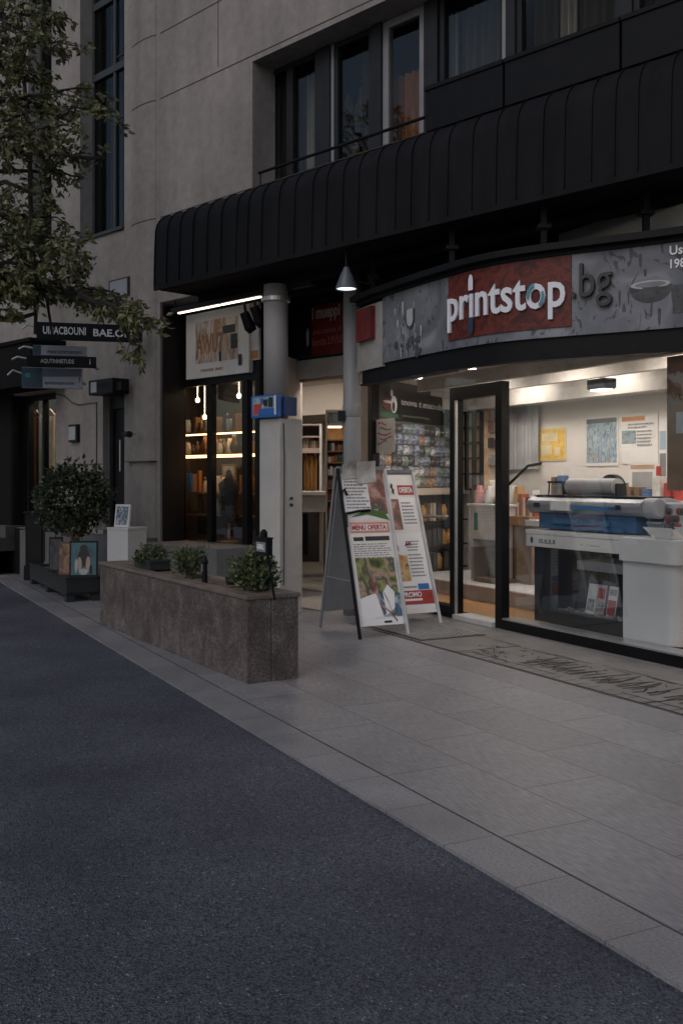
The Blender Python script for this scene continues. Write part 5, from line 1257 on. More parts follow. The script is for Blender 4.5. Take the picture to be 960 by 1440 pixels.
def extra1(fn):
    m_ = MB(); put_text(m_, 'MENU OFERTA', fn, .12, .88, .6, .632, 0, .02, .009)
    # white folded sheets and rope-like strokes in the lower picture
    m_.add([fn(.08,.03,.008),fn(.56,.05,.008),fn(.45,.2,.008),fn(.1,.17,.008)], [(0,1,2,3)], 1)
    m_.add([fn(.62,.06,.0085),fn(.82,.1,.0085),fn(.86,.2,.0085),fn(.72,.25,.0085),fn(.6,.2,.0085)], [(0,1,2,3,4)], 1)
    m_.add([fn(.42+.1*math.cos(k*.5), .25+.055*math.sin(k*.5)-.02*math.cos(k*.5), .0095) for k in range(12)], [tuple(range(12))], 2)
    for i, pts in enumerate((((.45,.2),(.55,.12),(.7,.08),(.84,.02)), ((.62,.2),(.7,.14),(.76,.06)))):
        vs = [fn(a, b+.008, .0105+i*.0005) for a, b in pts]+[fn(a, b-.008, .0105+i*.0005) for a, b in pts]; n = len(pts); m_.add(vs, [(q,n+q,n+q+1,q+1) for q in range(n-1)], 2)
    m_.add([fn(.1,.68,.0075),fn(.5,.7,.0075),fn(.98,.66,.0075),(fn(.9,.71,.0075)),fn(.55,.735,.0075)], [(0,1,2,3,4)], 3)
    # curled loose sheets clipped over the top
    out = [('headline', m_, [red_ink, white_ink, food_c, bmats[12]])]
    m2 = MB()
    for i, (a0, a1, b0, b1, lift) in enumerate(((.05,.55,.93,1.02,.03),(.35,.8,.9,1.035,.05),(.15,.4,.96,1.03,.07))):
        n = 6; vs = []
        for k in range(n+1):
            t = k/n; vs += [fn(a0, b0+(b1-b0)*t, .012+lift*t*t), fn(a1, b0+(b1-b0)*t+.01, .012+lift*.7*t*t)]
        m2.add(vs, [(2*k,2*k+1,2*k+3,2*k+2) for k in range(n)])
    out.append(('loose_sheet', m2, mat('loose_paper', (.42,.41,.4), .6, var=.35, scale=9)))
    m3 = MB()
    for pts in (((.0,.62),(.0,.66),(.02,.705),(.3,.72),(.55,.725)),):
        m3.tube([fn(a, b, .02) for a, b in pts], .012, 6)
    m3.tube([fn(-.02,.84,.03), fn(.03,.86,.035), fn(.08,.82,.03)], .012, 6); out.append(('clip_frame', m3, black_metal))
    return out
aboard('leaning poster board with black left rail, loose curled sheets and salad photo, nearer the street', 0, 0, .45, 1.45, .42, .76, p1_, extra1, True)
bo = BD.inv(.92, 9.40)
p2_ = [(.0,.56,.99,1.0,1),(.0,.0,.99,.555,10)] + [(.0,.58,.55,.8,7,3),(.58,.83,.97,.9,4,4),(.57,.6,.95,.81,10,3)] + lines(.6,.93,.62,.79,7,2,rg,5) + \
      lines(.55,.9,.25,.42,7,2,rg,4,.4,.1) + lines(.55,.9,.43,.51,4,2,rg,4) + [(.02,.22,.52,.4,6,3),(.2,.06,.98,.155,4,4),(.22,.085,.7,.1,10,5),(.65,.16,.92,.2,11,5)] + [(.02,.95,.3,.99,13,3),(.0,.0,.99,.035,1,5),(.3,.175,.62,.185,2,5)]
def extra2(fn):
    m_ = MB(); put_text(m_, 'OFERTA', fn, .61, .94, .845, .885, 1, .02, .008); put_text(m_, 'PROMO', fn, .24, .7, .11, .145, 1, .02, .009)
    for (a, b) in ((.3,.87),(.4,.885),(.42,.85),(.14,.83)): m_.add([fn(a,b,.006),fn(a+.05,b-.02,.006),fn(a+.07,b+.02,.006),fn(a+.03,b+.03,.006)], [(0,1,2,3)], 2)
    m_.add([fn(.18,.52,.006),fn(.28,.5,.006),fn(.3,.535,.006),fn(.2,.54,.006)], [(0,1,2,3)], 0); m_.add([fn(.5,.46,.007),fn(.58,.47,.007),fn(.56,.5,.007)], [(0,1,2)], 2); m_.add([fn(.56,.465,.0075),fn(.68,.47,.0075),fn(.62,.5,.0075)], [(0,1,2)], 0)
    # biscuit shapes
    for i, (ca, cb, ra, rb, m) in enumerate(((.22,.42,.06,.06,3),(.32,.36,.09,.05,3),(.15,.33,.08,.05,4),(.36,.28,.14,.05,3),(.3,.45,.045,.03,4))):
        m_.add([fn(ca+ra*math.cos(k*.45), cb+rb*math.sin(k*.45), .0065+i*.0006) for k in range(14)], [tuple(range(14))], m)
    return [('headline', m_, [red_ink, white_ink, black_ink, food_b, food_c])]
aboard('leaning poster board with biscuit photo and red bands, the one nearer the shop door', bo[0]-.45, bo[1], .45, 1.43, .52, .95, p2_, extra2, False)

# ------------------------------------------------------------------ granite planter with shrubs
def granite():
    m = bpy.data.materials.new('brown_granite'); m.use_nodes = True
    nt = m.node_tree; N = nt.nodes; L = nt.links; b = N['Principled BSDF']; b.inputs['Roughness'].default_value = .5
    tc = N.new('ShaderNodeTexCoord'); mp = N.new('ShaderNodeMapping'); mp.inputs['Scale'].default_value = (2.2,2.2,1.9); L.new(tc.outputs['Object'], mp.inputs['Vector'])
    n = N.new('ShaderNodeTexNoise'); n.inputs['Scale'].default_value = 2; n.inputs['Detail'].default_value = 10; n.inputs['Distortion'].default_value = .5; n.inputs['Roughness'].default_value = .72; L.new(mp.outputs[0], n.inputs['Vector'])
    r = N.new('ShaderNodeValToRGB'); e = r.color_ramp.elements; e[0].position = .28; e[0].color = (.045,.037,.033,1); e[1].position = .72; e[1].color = (.2,.182,.174,1)
    x = e.new(.5); x.color = (.11,.088,.078,1)
    L.new(n.outputs['Fac'], r.inputs['Fac'])
    n2 = N.new('ShaderNodeTexNoise'); n2.inputs['Scale'].default_value = 70; n2.inputs['Detail'].default_value = 3; L.new(tc.outputs['Object'], n2.inputs['Vector'])
    r2 = N.new('ShaderNodeValToRGB'); e = r2.color_ramp.elements; e[0].position = .35; e[0].color = (.6,.6,.6,1); e[1].position = .65; e[1].color = (1.4,1.4,1.4,1); L.new(n2.outputs['Fac'], r2.inputs['Fac'])
    mx = N.new('ShaderNodeMixRGB'); mx.blend_type = 'MULTIPLY'; mx.inputs[0].default_value = 1; L.new(r.outputs[0], mx.inputs[1]); L.new(r2.outputs[0], mx.inputs[2]); L.new(mx.outputs[0], b.inputs['Base Color'])
    bp = N.new('ShaderNodeBump'); bp.inputs['Strength'].default_value = .12; bp.inputs['Distance'].default_value = .01; L.new(n.outputs['Fac'], bp.inputs['Height']); L.new(bp.outputs['Normal'], b.inputs['Normal'])
    return m
gran = granite(); PH = .585; PW = .38; PLN = 3.22
gp_ = Thing('stone_planter', 'long low planter clad in brown granite along the kerb', 'planter', PL, (-PLN/2, PW/2, 0))
mb = MB(); mb.box(-.0125, -.0, .0, .172, .001, PH-.031); mb.box(-.0125, 0, .176, PW, .001, PH-.031)
joints = [-.014, -.62, -1.24, -1.9, -2.55, -PLN]
for a, b in zip(joints, joints[1:]): mb.box(b+.003, a, .0, .05, .001, PH-.031); mb.box(b+.003, a, PW-.05, PW, .001, PH-.031)
mb.box(-PLN, -PLN+.05, .051, PW-.051, .001, PH-.031)
gp_.part('cladding', mb, gran, bevel=.003)
mb = MB().box(-PLN+.052, -.0135, .0515, PW-.0515, .001, PH-.06); gp_.part('core', mb, joint_m)
mb = MB(); mb.box(-PLN-.01, .012, -.014, .09, PH-.03, PH); mb.box(-PLN-.01, .012, PW-.09, PW+.014, PH-.03, PH); mb.box(-.34, .012, .0905, PW-.0905, PH-.03, PH); mb.box(-PLN-.01, -PLN+.45, .0905, PW-.0905, PH-.03, PH)
gp_.part('coping', mb, mat('coping_stone', (.15,.118,.1), .55, var=.25, scale=6, bump=.1), bevel=.006)
mb = MB().box(-PLN+.46, -.345, .0915, PW-.0915, PH-.058, PH-.02); gp_.part('soil', mb, mat('soil', (.13,.1,.075), .95, var=.4, scale=20, bump=.6))
leaf_dark = leafmat('shrub_leaf', [(.03,.045,.02),(.07,.095,.04),(.13,.165,.075),(.22,.25,.13)])
leaf_box = leafmat('topiary_leaf', [(.015,.026,.012),(.03,.045,.02),(.055,.075,.035),(.12,.14,.09)], .4)
def shrub(label, fr, s, v, z, rx, rz, n, size, seed, tray=None, mfol=None, spike=.5):
    rg = random.Random(seed)
    t = Thing('shrub', label, 'shrub', fr, (s, v, z))
    m_ = MB(); stems = MB()
    for i in range(26):
        th = rg.uniform(0, 2*math.pi); el = rg.uniform(.25, 1.45); r = rg.uniform(.75, 1.1)
        tip = Vector((s+rx*r*math.cos(th)*math.cos(el), v+min(rx,.23)*r*math.sin(th)*math.cos(el), z+.03+rz*r*math.sin(el)))
        b = Vector((s+rg.uniform(-.04,.04), v+rg.uniform(-.04,.04), z)); mid = (b+tip)/2+Vector((0,0,.03))
        stems.tube([b, mid, tip], [.006,.004,.002], 4)
        for k in range(n//26):
            f = rg.uniform(.25,1)**.7; p = b.lerp(tip, f)+Vector((rg.gauss(0,.025),rg.gauss(0,.025),rg.gauss(0,.025)))
            d = (tip-b).normalized()+Vector((rg.gauss(0,.7),rg.gauss(0,.7),rg.gauss(0,.6))); m_.leaf(p, d, size*rg.uniform(.7,1.3), Vector((rg.gauss(0,1),rg.gauss(0,1),rg.gauss(0,1))), .12, 0, spike)
    t.part('stem', stems, mat('twig', (.08,.06,.04), .8)); t.part('foliage', m_, mfol or leaf_dark)
    if tray:
        q = MB(); a, c, h = tray; q.box(s-a, s+a, v-c, v+c, z-.005, z+h); q.box(s-a-.012, s+a+.012, v-c-.012, v+c+.012, z+h+.001, z+h+.02); t.part('tray', q, mat('tray_black', (.02,.022,.024), .5))
    return t
def pls(px, v=.19): return PL.s(px, v)
shrub('bushy green shrub at the near end of the granite planter, with the small black sign', PL, pls(358), .2, PH-.02, .17, .25, 2300, .045, 1)
shrub('rounded green shrub in the middle of the granite planter', PL, pls(268), .19, PH-.02, .18, .2, 2200, .038, 2, spike=.3)
shrub('low shrub in a black tray at the far end of the granite planter', PL, pls(214), .19, PH, .15, .15, 1100, .04, 3, tray=(.2,.09,.06), spike=.4)
def stk(label, px, v, h, w):
    s = pls(px, v); t = Thing('path_light', label, 'light', PL, (s, v, PH-.02))
    m_ = MB().lathe([(w*1.5,0),(w*1.5,.012),(w,.014),(w*.9,h*.72)], s, v, 12, fn=lambda x,y,z:(x,y,z+PH-.02)); t.part('post', m_, black_metal)
    m_ = MB().lathe([(w*1.2,h*.722),(w*1.25,h*.8),(w*.5,h*.99),(w*.1,h)], s, v, 12, fn=lambda x,y,z:(x,y,z+PH-.02)); t.part('cap', m_, black_metal)
    m_ = MB().box(s-w*.3, s+w*.3, v-w-.004, v-w+.004, PH+h*.35, PH+h*.62); t.part('stripe', m_, frame_light)
stk('black stake light standing between the middle shrub and the near shrub', 288, .1, .22, .022)
stk('black stake light at the far end of the granite planter', 193, .12, .17, .02)
ps_ = Thing('price_sign', 'small black sign holder with white print standing in the near shrub', 'sign', PL, (pls(367,.12), .12, PH))
s0 = pls(367,.06); zc_ = PL.z(367,769,.06)
mb = MB().tube([(s0,.16,PH-.03),(s0,.11,zc_-.05)], .008, 8); ps_.part('stem', mb, black_metal)
mb = MB().box(s0-.088, s0+.088, .06, .1, zc_-.055, zc_+.055); mb.box(s0-.095, s0+.095, .055, .105, zc_+.056, zc_+.064); mb.lathe([(.025,0),(.025,.03),(.01,.05)], s0, .08, 10, fn=lambda x,y,z:(x,y,z+zc_+.065)); ps_.part('holder', mb, black_metal)
mb = MB(); fn = lambda a, b, d: (s0-.07+.14*a, .0595-d, zc_-.04+.08*b); sheet(mb, fn, [(0,.1,1,.9,0)]); put_text(mb, 'GRILL', fn, .12, .88, .3, .72, 1, .02, .003); ps_.part('print', mb, [grey_ink, white_ink])
pc = Thing('flower_pot', 'small grey flower pot with a pale plate on the planter coping beside the near shrub', 'pot', PL, (pls(326,.2), .2, PH))
s0 = pls(326,.2); mb = MB().lathe([(.04,0),(.05,.05),(.052,.055)], s0, .2, 14, fn=lambda x,y,z:(x,y,z+PH+.001)); pc.part('pot', mb, dark_m)
mb = MB(); mb.box(s0-.09, s0+.03, .24, .25, PH+.002, PH+.16); pc.part('plate', mb, mat('plate_grey', (.3,.31,.35), .5))

# ------------------------------------------------------------------ things on the pavement at the far left
# black plant box with topiary
Yb = 11.0
def gx(px, Y): return (px-CX)/FPX*Y
TB = Frame(gx(100, Yb), Yb, 5)
XB = Frame(-3.03, 10.98, -62.85)
bx = Thing('plant_box', 'long black plant trough on the pavement with a topiary tree and propped pictures', 'planter', XB, (-1.1, .18, 0))
bl_, bw_, bz_ = -2.25, .37, .25
mb = MB(); mb.box(bl_, -.031, 0, .03, .07, bz_); mb.box(bl_, -.031, bw_-.03, bw_, .07, bz_); mb.box(-.03, 0, 0, bw_, .1, bz_); mb.box(bl_, bl_+.03, .031, bw_-.031, .07, bz_); mb.box(bl_+.031, -.031, .031, bw_-.031, .07, .1)
bx.part('trough', mb, mat('trough_black', (.018,.02,.021), .5, var=.3), bevel=.004)
mb = MB(); mb.box(bl_-.01, .012, -.012, .035, bz_+.001, bz_+.02); mb.box(bl_-.01, .012, bw_-.035, bw_+.012, bz_+.001, bz_+.02); mb.box(-.035, .012, .0355, bw_-.0355, bz_+.001, bz_+.02); bx.part('rim', mb, MATS['trough_black'])
for a in (bl_+.02, -1.2, -.11):
    for c in (.0, bw_-.09): mb = MB().box(a, a+.109, c+.002, c+.088, 0, .0695); bx.part('leg', mb, MATS['trough_black'])
mb = MB().box(bl_+.032, -.032, .032, bw_-.032, .101, .215); bx.part('soil', mb, MATS['soil'])
TBo = TB; TB = Frame(-3.074, 11.117, 5)
tp_ = Thing('topiary_tree', 'ball shaped dark green topiary tree growing from the black plant box', 'tree', TB, (.05, .3, .27))
mb = MB(); mb.tube([(.05,.3,.2),(.06,.3,.5),(.04,.31,.75)], [.075,.06,.05], 10)
for k in range(7):
    a = k*.9; mb.tube([(.045,.305,.66),(.045+.12*math.cos(a),.305+.1*math.sin(a),.82),(.045+.27*math.cos(a),.305+.25*math.sin(a),1.05)], [.03,.02,.008], 6)
tp_.part('trunk', mb, mat('topiary_bark', (.16,.1,.065), .9, var=.4, scale=12, stretch=(1,1,.3), bump=.8))
mb = MB(); rg = random.Random(12); cz = 1.12
for i in range(3600):
    th = rg.uniform(0, 2*math.pi); u = rg.uniform(-1,1); rr = rg.uniform(.35,1.0)**.5
    lump = 1+.13*math.sin(3*th+2*u)+.12*math.sin(5*u*2+th*2)+rg.gauss(0,.07)
    q = math.sqrt(1-u*u); n_ = Vector((q*math.cos(th), q*math.sin(th), u))
    p = Vector((.02,.3,cz))+Vector((n_.x*.41, n_.y*.38, n_.z*.40))*rr*lump
    if u < -.5 and rr > .8 and rg.random() < .5: continue
    mb.leaf(p, n_*.5+Vector((rg.gauss(0,.6),rg.gauss(0,.6),rg.gauss(-.1,.6))), rg.uniform(.045,.08), Vector((rg.gauss(0,1),rg.gauss(0,1),rg.gauss(0,1))), .15, 0, .6)
tp_.part('crown', mb, leaf_box)
TB = TBo
def propped(name, label, x0, x1, y, z0, z1, lean, m, fm_, rot=0, group=None, patches=None, mats=None):
    t = Thing(name, label, 'picture', TB, ((x0+x1)/2, y, z0), group)
    def fn(a, b, d): return (x0+(x1-x0)*a, y+lean*b+rot*a-d, z0+(z1-z0)*b)
    m_ = MB(); q = [fn(0,0,0),fn(1,0,0),fn(1,1,0),fn(0,1,0)]; m_.add(q+[(x,yy+.025,z) for x,yy,z in q], [(0,1,2,3),(7,6,5,4),(0,4,5,1),(1,5,6,2),(2,6,7,3),(3,7,4,0)]); t.part('frame', m_, fm_)
    m_ = MB(); sheet(m_, fn, patches or [(.07,.06,.93,.94,0)], .002); t.part('print', m_, mats or m); return t, fn
fig = [art('teal_backdrop', [(.03,.08,.1),(.07,.16,.19),(.04,.1,.12)], 4, 1, seed=2), black_ink, mat('skin_ink', (.42,.3,.25), .6), mat('pale_ink', (.4,.42,.42), .6)]
t_, fn = propped('framed_picture', 'framed picture of a seated figure in black, propped on the plant box', -.03, .28, .06, .275, .67, .04, None, dark_m, patches=[(.06,.05,.94,.95,0)], mats=fig)
mb = MB(); oval = lambda ca, cb, ra, rb, m, d: mb.add([fn(ca+ra*math.cos(k*.3927), cb+rb*math.sin(k*.3927), d) for k in range(16)], [tuple(range(16))], m)
oval(.5,.8,.13,.1,1,.004); oval(.5,.55,.2,.26,1,.0045); oval(.36,.35,.08,.2,2,.005); oval(.66,.35,.08,.22,2,.005); oval(.5,.14,.16,.09,3,.0055); oval(.24,.3,.05,.2,3,.0058); oval(.76,.2,.06,.14,1,.006)
t_.part('figure', mb, fig)
propped('framed_picture', 'brown framed picture leaning behind the seated figure picture', -.19, -.04, .3, .275, .65, .03, art('brown_print', [(.05,.03,.02),(.2,.1,.06),(.3,.18,.12),(.08,.05,.04)], 6), mat('brown_frame', (.1,.055,.035), .5), rot=-.04)
propped('framed_picture', 'dark framed picture at the far left end of the plant box', -.38, -.22, .7, .275, .68, .03, art('dark_print', [(.02,.02,.025),(.05,.06,.07),(.1,.1,.1)], 6), dark_m, rot=-.02)
# dark cabinet and wooden crate
CB = Frame(gx(58, 13.3), 13.3, -24)
cbn = Thing('dark_cabinet', 'dark wooden cabinet standing behind the topiary plant box', 'cabinet', CB, (0, .2, .063))
mb = MB(); mb.box(-.27, .33, 0, .45, .2, .9); cbn.part('body', mb, mat('cabinet_dark', (.009,.009,.01), .55, var=.3, scale=5, spec=.15), bevel=.008)
mb = MB(); mb.box(-.29, .35, -.02, .47, .901, .93); mb.box(-.28, .34, -.015, .46, .003, .199); cbn.part('top', mb, MATS['cabinet_dark'])
mb = MB(); mb.box(-.22, .02, -.012, -.001, .27, .83); mb.box(.04, .28, -.012, -.001, .27, .83); cbn.part('door', mb, mat('cabinet_door', (.012,.012,.013), .5, spec=.15))
cr = Thing('wooden_crate', 'brown wooden crate showing behind the left side of the dark cabinet', 'crate', CB, (-.2, .7, .063))
mb = MB()
for z in (.16,.36,.56,.76,.9): mb.box(-.42, .3, .5, .52, z, z+.12 if z < .9 else z+.22); mb.box(-.42, -.40, .521, .9, z, z+.12)
for x in (-.425, .28): mb.box(x, x+.03, .475, .4995, .003, 1.13)
cr.part('slats', mb, mat('crate_wood', (.16,.095,.055), .7, var=.35, scale=5, stretch=(1,1,6)))
pp = boxthing('paper_stack', 'pale paper stack lying on the dark cabinet behind the topiary', 'papers', CB, .0, .22, .05, .3, .931, .955, paper)
# white pedestal with framed photo
PD = Frame(gx(166, 10.9), 10.9, -30)
pd = Thing('white_pedestal', 'white display pedestal behind the far end of the granite planter', 'pedestal', PD, (0, .15, 0))
mb = MB().box(-.155, .145, 0, .3, 0, .80); pd.part('body', mb, mat('pedestal_white', (.5,.5,.51), .5, var=.06)); mb = MB().box(-.16, .15, -.005, .305, .801, .83); pd.part('top', mb, MATS['pedestal_white'], bevel=.004)
TBo = TB; TB = PD
t_, fn = propped('photo_frame', 'white framed photo of a dark figure standing on the white pedestal', -.13, .08, .08, .832, 1.08, .03, None, white_m, patches=[(.1,.09,.9,.91,0)], mats=[art('photo_blue', [(.25,.3,.36),(.06,.08,.12),(.45,.5,.55),(.12,.15,.2)], 9, 2)])
TB = TBo
wb('leaflet_box', 'small white leaflet holder just left of the white pedestal', 'box', 134, 146, 716, 745, 11.6, .12, white_m)

# ------------------------------------------------------------------ blade signs on the grey wall
def blade(label, px0, px1, py0, py1, Y, mats, print_fn, rnd_left=False):
    c = W3((px0+px1)/2, py1, Y); fr = Frame(c[0], Y, 14)
    w = (px1-px0)/FPX*Y/2/math.cos(R(14)); h = (py1-py0)/FPX*Y
    t = Thing('blade_sign', label, 'sign', fr, (0, 0, c[2]), 'projecting signs over the pavement')
    m_ = MB(); m_.box(-w, w, 0, .07, c[2], c[2]+h); t.part('panel', m_, mats[0], bevel=.006)
    fn = lambda a, b, d: (-w+2*w*a, -.001-d, c[2]+h*b)
    m_ = MB(); print_fn(m_, fn); t.part('lettering', m_, mats)
    m_ = MB(); m_.tube([(w*.7, .06, c[2]+h*.5), (w*1.05, .7, c[2]+h*.5)], .018, 8)
    m_.tube([(-w, .035, c[2]+h*.7), (-w-.1, .05, c[2]+h*.85), (-w-.16, .06, c[2]+h*.6)], .012, 6); t.part('bracket', m_, steel)
    return t
sign_navy = mat('sign_navy', (.008,.009,.012), .5, spec=.15); sign_white3 = mat('sign_offwhite', (.34,.36,.41), .5, var=.08); sign_ink = mat('sign_ink', (.08,.09,.12), .5); sign_blue = mat('sign_blue', (.025,.06,.09), .5, var=.4, scale=8)
def pr1(m_, fn): put_text(m_, 'UIBACBOUNI', fn, .06, .46, .3, .76, 1, .02, .003); put_text(m_, 'BAE.ONE', fn, .53, .96, .26, .7, 1, .02, .003)
blade('long dark projecting sign with pale lettering, topmost of the four under the leaves', 57, 197, 455, 479, 11.6, [sign_navy, mat('sign_pale', (.62,.64,.68), .5)], pr1)
def pr2(m_, fn): put_text(m_, 'venrumrusnvn', fn, .25, .9, .2, .5, 1, .015, .003); m_.quad(fn(.0,.02,.002),fn(.15,.02,.002),fn(.15,.98,.002),fn(.0,.98,.002),2)
blade('narrow pale grey projecting sign, second from the top of the four', 49, 120, 486, 500, 11.75, [sign_white3, sign_ink, sign_blue], pr2)
def pr3(m_, fn): put_text(m_, 'AQUTINNIETUDE', fn, .2, .68, .25, .7, 1, .015, .003); put_text(m_, 'i', fn, .9, .915, .3, .75, 1, .01, .003)
blade('narrow black projecting sign with grey lettering, third from the top of the four', 41, 133, 500.5, 516, 11.5, [sign_navy, mat('sign_pale2', (.42,.42,.43), .5)], pr3)
def pr4(m_, fn):
    m_.quad(fn(.0,.02,.002),fn(.34,.02,.002),fn(.34,.98,.002),fn(.0,.98,.002),2); m_.quad(fn(.35,.55,.002),fn(.98,.6,.002),fn(.98,.97,.002),fn(.35,.97,.002),3)
    put_text(m_, 'speatmanmade', fn, .37, .86, .14, .36, 1, .015, .003); put_text(m_, 'f', fn, .93, .97, .3, .6, 1, .02, .003)
    m_.add([fn(.1+.05*math.cos(k*.628), .6+.12*math.sin(k*.628), .004) for k in range(10)], [tuple(range(10))], 4)
blade('blue and white projecting sign with dark lettering, lowest of the four', 34, 114, 517, 546, 11.7, [sign_white3, sign_ink, sign_blue, mat('sign_grey_blue', (.1,.12,.17), .5), mat('sign_teal', (.05,.2,.28), .5)], pr4)

# ------------------------------------------------------------------ street tree whose branches hang into the view
tr = Thing('street_tree', 'leafy tree reaching in from the left over the projecting signs', 'tree', WORLD, (-6.1, 8.4, 0))
rg = random.Random(42)
trunk = MB(); base = Vector((-6.1,8.4,0))
trunk.tube([base, base+Vector((.05,.05,1)), base+Vector((.1,.0,2.2)), base+Vector((.3,.1,3.4)), base+Vector((.35,.15,5.2)), base+Vector((.5,.1,7))], [.19,.16,.145,.13,.09,.03], 12)
crown = MB()
def spray(a, b, sag, n, dens=1.0, tw=1.0):
    """a twig from a to b with side twigs, leaves set along them"""
    a, b = Vector(a), Vector(b); L = (b-a).length
    pts = [a.lerp(b, k/8)+Vector((rg.gauss(0,.02)*L,rg.gauss(0,.03)*L,-sag*(k/8)**2+rg.gauss(0,.015)*L)) for k in range(9)]
    trunk.tube(pts, [.022*(1-k/9)+.004 for k in range(9)], 5)
    for i in range(n):
        f = rg.uniform(.12,1); k = min(7, int(f*8)); p = pts[k].lerp(pts[k+1], f*8-k)
        side = Vector((rg.gauss(0,1),rg.gauss(0,1),rg.gauss(0,.6))).normalized(); ln = rg.uniform(.12,.4)*(1.15-f*.6)*tw
        q = p+(side+(b-a).normalized()*.7).normalized()*ln+Vector((0,0,-.05))
        trunk.tube([p, p.lerp(q,.5)+Vector((0,0,.015)), q], [.005,.0035,.002], 3)
        for j in range(int(14*dens)):
            g = rg.uniform(.3,1.05); o = p.lerp(q, g)+Vector((rg.gauss(0,.02),rg.gauss(0,.02),rg.gauss(0,.02)))
            d = (q-p).normalized()*.6+Vector((rg.gauss(0,.7),rg.gauss(0,.7),rg.gauss(-.35,.5)))
            crown.leaf(o, d, rg.uniform(.045,.082), Vector((rg.gauss(0,.6),rg.gauss(0,.6),1)) if rg.random()<.5 else Vector((rg.gauss(0,1),rg.gauss(0,1),rg.gauss(0,1))), .1, 0, .5)
Yt = 8.6
def T3(px, py, Y=Yt): return W3(px, py, Y)
limbs = [(( -200,380), (-10,420)), ((-220,150),(-20,190)), ((-180,-60),(-20,-10)), ((-200,260),(-30,300))]
for (a, b) in limbs:
    s = base+Vector((.3,.1,3.0)) if a[1] > 100 else base+Vector((.4,.1,4.6))
    m1 = Vector(T3(a[0],a[1],8.5)); e = Vector(T3(b[0],b[1],8.6)); trunk.tube([s, s.lerp(m1,.6)+Vector((0,0,.1)), m1, e], [.08,.06,.045,.03], 8)
view = [ # start, tip, sag, side twigs
 ((-40,30),(85,10),.05,26), ((-40,-30),(70,-20),.05,24), ((-30,60),(100,48),.08,26), ((-40,90),(60,95),.06,24),
 ((-40,150),(125,110),.1,28), ((-40,170),(155,140),.12,24), ((-40,200),(110,165),.06,26), ((-30,130),(60,140),.05,20),
 ((-40,215),(150,220),.02,18), ((-30,240),(120,235),.08,16), ((-20,250),(85,270),.1,14),
 ((-30,300),(80,300),.05,24), ((-30,330),(105,330),.06,30), ((-30,350),(112,345),.06,28), ((-30,370),(90,365),.05,30), ((-30,310),(60,325),.05,24),
 ((-30,390),(100,395),.05,30), ((-20,400),(120,385),.03,28), ((-20,415),(90,405),.03,24), ((-10,405),(170,408),.02,24), ((60,408),(205,425),.03,20), ((90,405),(232,458),-.02,20), ((40,408),(150,412),.02,10), ((110,415),(215,448),.05,16),
 ((-40,450),(20,430),.03,12), ((165,440),(203,508),.1,9), ((-20,0),(40,60),.05,20), ((-30,110),(40,60),.05,18), ((-20,360),(40,400),.03,18), ((-20,210),(60,200),.03,16)]
for a, b, sag, n in view:
    Ya = 8.7+rg.uniform(-.35,.35); spray(T3(a[0],a[1],Ya), T3(b[0],b[1],Ya+rg.uniform(-.4,.5)), sag, n, 1.0, .55 if b[1] > 395 else 1.0)
trunk.tube([T3(-40,212,8.7),T3(20,213,8.7),T3(80,218,8.8),T3(140,222,8.8)], [.025,.022,.017,.008], 6)
trunk.tube([T3(50,470,8.8),T3(52,400,8.8),T3(44,320,8.75),T3(42,220,8.7),T3(35,120,8.7),T3(30,20,8.7)], [.016,.018,.02,.02,.018,.012], 6)
trunk.tube([T3(74,470,8.9),T3(66,420,8.9),T3(52,395,8.8)], [.012,.014,.016], 6)
trunk.tube([base+Vector((.3,.1,3.0)), T3(-120,440,8.7), T3(20,450,8.8), T3(52,440,8.8)], [.06,.04,.025,.016], 6)
for i in range(150):      # the rest of the crown, outside the picture
    th = rg.uniform(0,2*math.pi); u = rg.uniform(-.5,1); q = math.sqrt(1-min(1,u*u)); rr = rg.uniform(.5,1)
    c = base+Vector((.3,.1,5.2))+Vector((2.7*q*math.cos(th),2.7*q*math.sin(th),2.3*u))*rr
    if c.x > -3.1-.1*(c.z-3): continue
    d = (c-(base+Vector((.3,.1,4.6)))).normalized(); spray(c-d*.7, c+d*.3, .05, 9, .8)
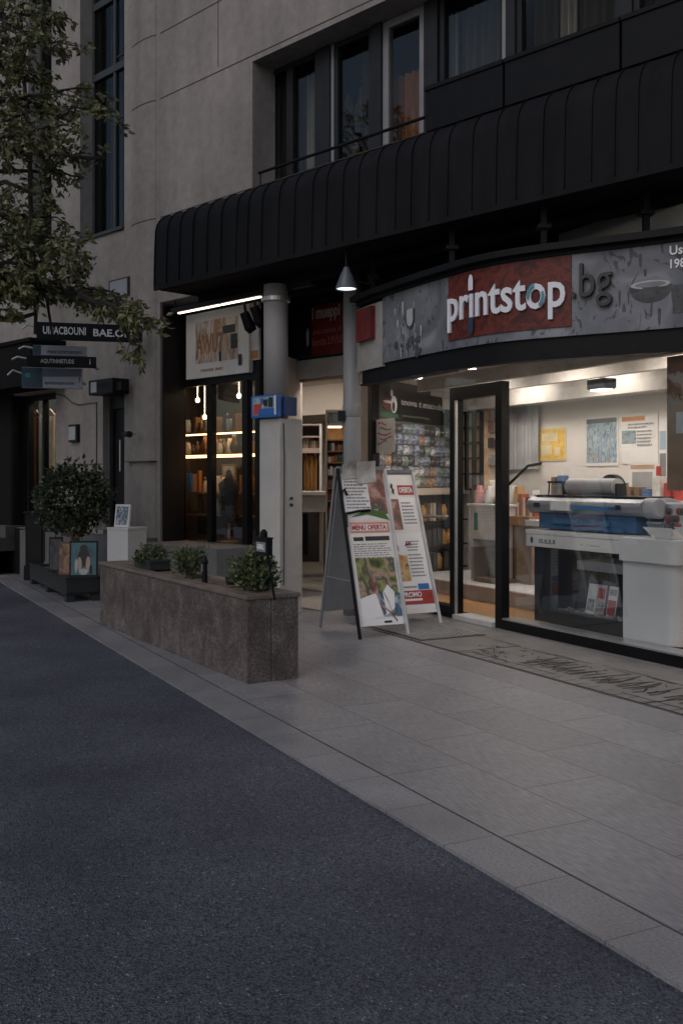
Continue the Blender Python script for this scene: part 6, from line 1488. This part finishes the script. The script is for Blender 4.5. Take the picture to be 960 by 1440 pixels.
tr.part('trunk', trunk, mat('bark', (.035,.03,.026), .9, var=.3, scale=10, bump=.5))
tr.part('crown', crown, leafmat('tree_leaf', [(.055,.065,.022),(.11,.12,.045),(.17,.17,.075),(.28,.27,.16)], .5))

# ------------------------------------------------------------------ light, sky, camera
wd = bpy.data.worlds.new('World'); scene.world = wd; wd.use_nodes = True
nt = wd.node_tree; bg = nt.nodes['Background']; sk = nt.nodes.new('ShaderNodeTexSky'); sk.sky_type = 'NISHITA'; sk.sun_disc = False
SUN_EL, SUN_AZ = R(40), R(215)          # high soft light from behind the left shoulder
sk.sun_elevation = SUN_EL; sk.sun_rotation = SUN_AZ; sk.air_density = 1.2; sk.dust_density = 2.0; sk.ozone_density = 1.5
hs = nt.nodes.new('ShaderNodeHueSaturation'); hs.inputs['Saturation'].default_value = 1.0
nt.links.new(sk.outputs[0], hs.inputs['Color']); nt.links.new(hs.outputs[0], bg.inputs[0]); bg.inputs[1].default_value = .1
sun = bpy.data.lights.new('sun', 'SUN'); sun.energy = .7; sun.angle = R(40); sun.color = (1,.95,.96)
so = bpy.data.objects.new('sun', sun); COL.objects.link(so)
d = Vector((math.sin(SUN_AZ)*math.cos(SUN_EL), math.cos(SUN_AZ)*math.cos(SUN_EL), math.sin(SUN_EL)))
so.rotation_euler = d.to_track_quat('Z', 'Y').to_euler(); so.location = d*20

cam = bpy.data.cameras.new('camera'); co = bpy.data.objects.new('camera', cam); COL.objects.link(co)
co.location = (0,0,CAM_H); co.rotation_euler = (R(90),0,0)
cam.sensor_fit = 'VERTICAL'; cam.sensor_height = 36; cam.lens = FPX/1440*36
cam.shift_y = -(720-HY)/1440; cam.clip_start = .05; cam.clip_end = 600
scene.camera = co
scene.render.engine = 'CYCLES'
scene.cycles.use_denoising = True
scene.cycles.max_bounces = 6; scene.cycles.transparent_max_bounces = 16; scene.cycles.sample_clamp_indirect = 4
vs_ = scene.view_settings; vs_.view_transform = 'Standard'; vs_.look = 'None'; vs_.exposure = -.5; vs_.gamma = 1; vs_.use_curve_mapping = False
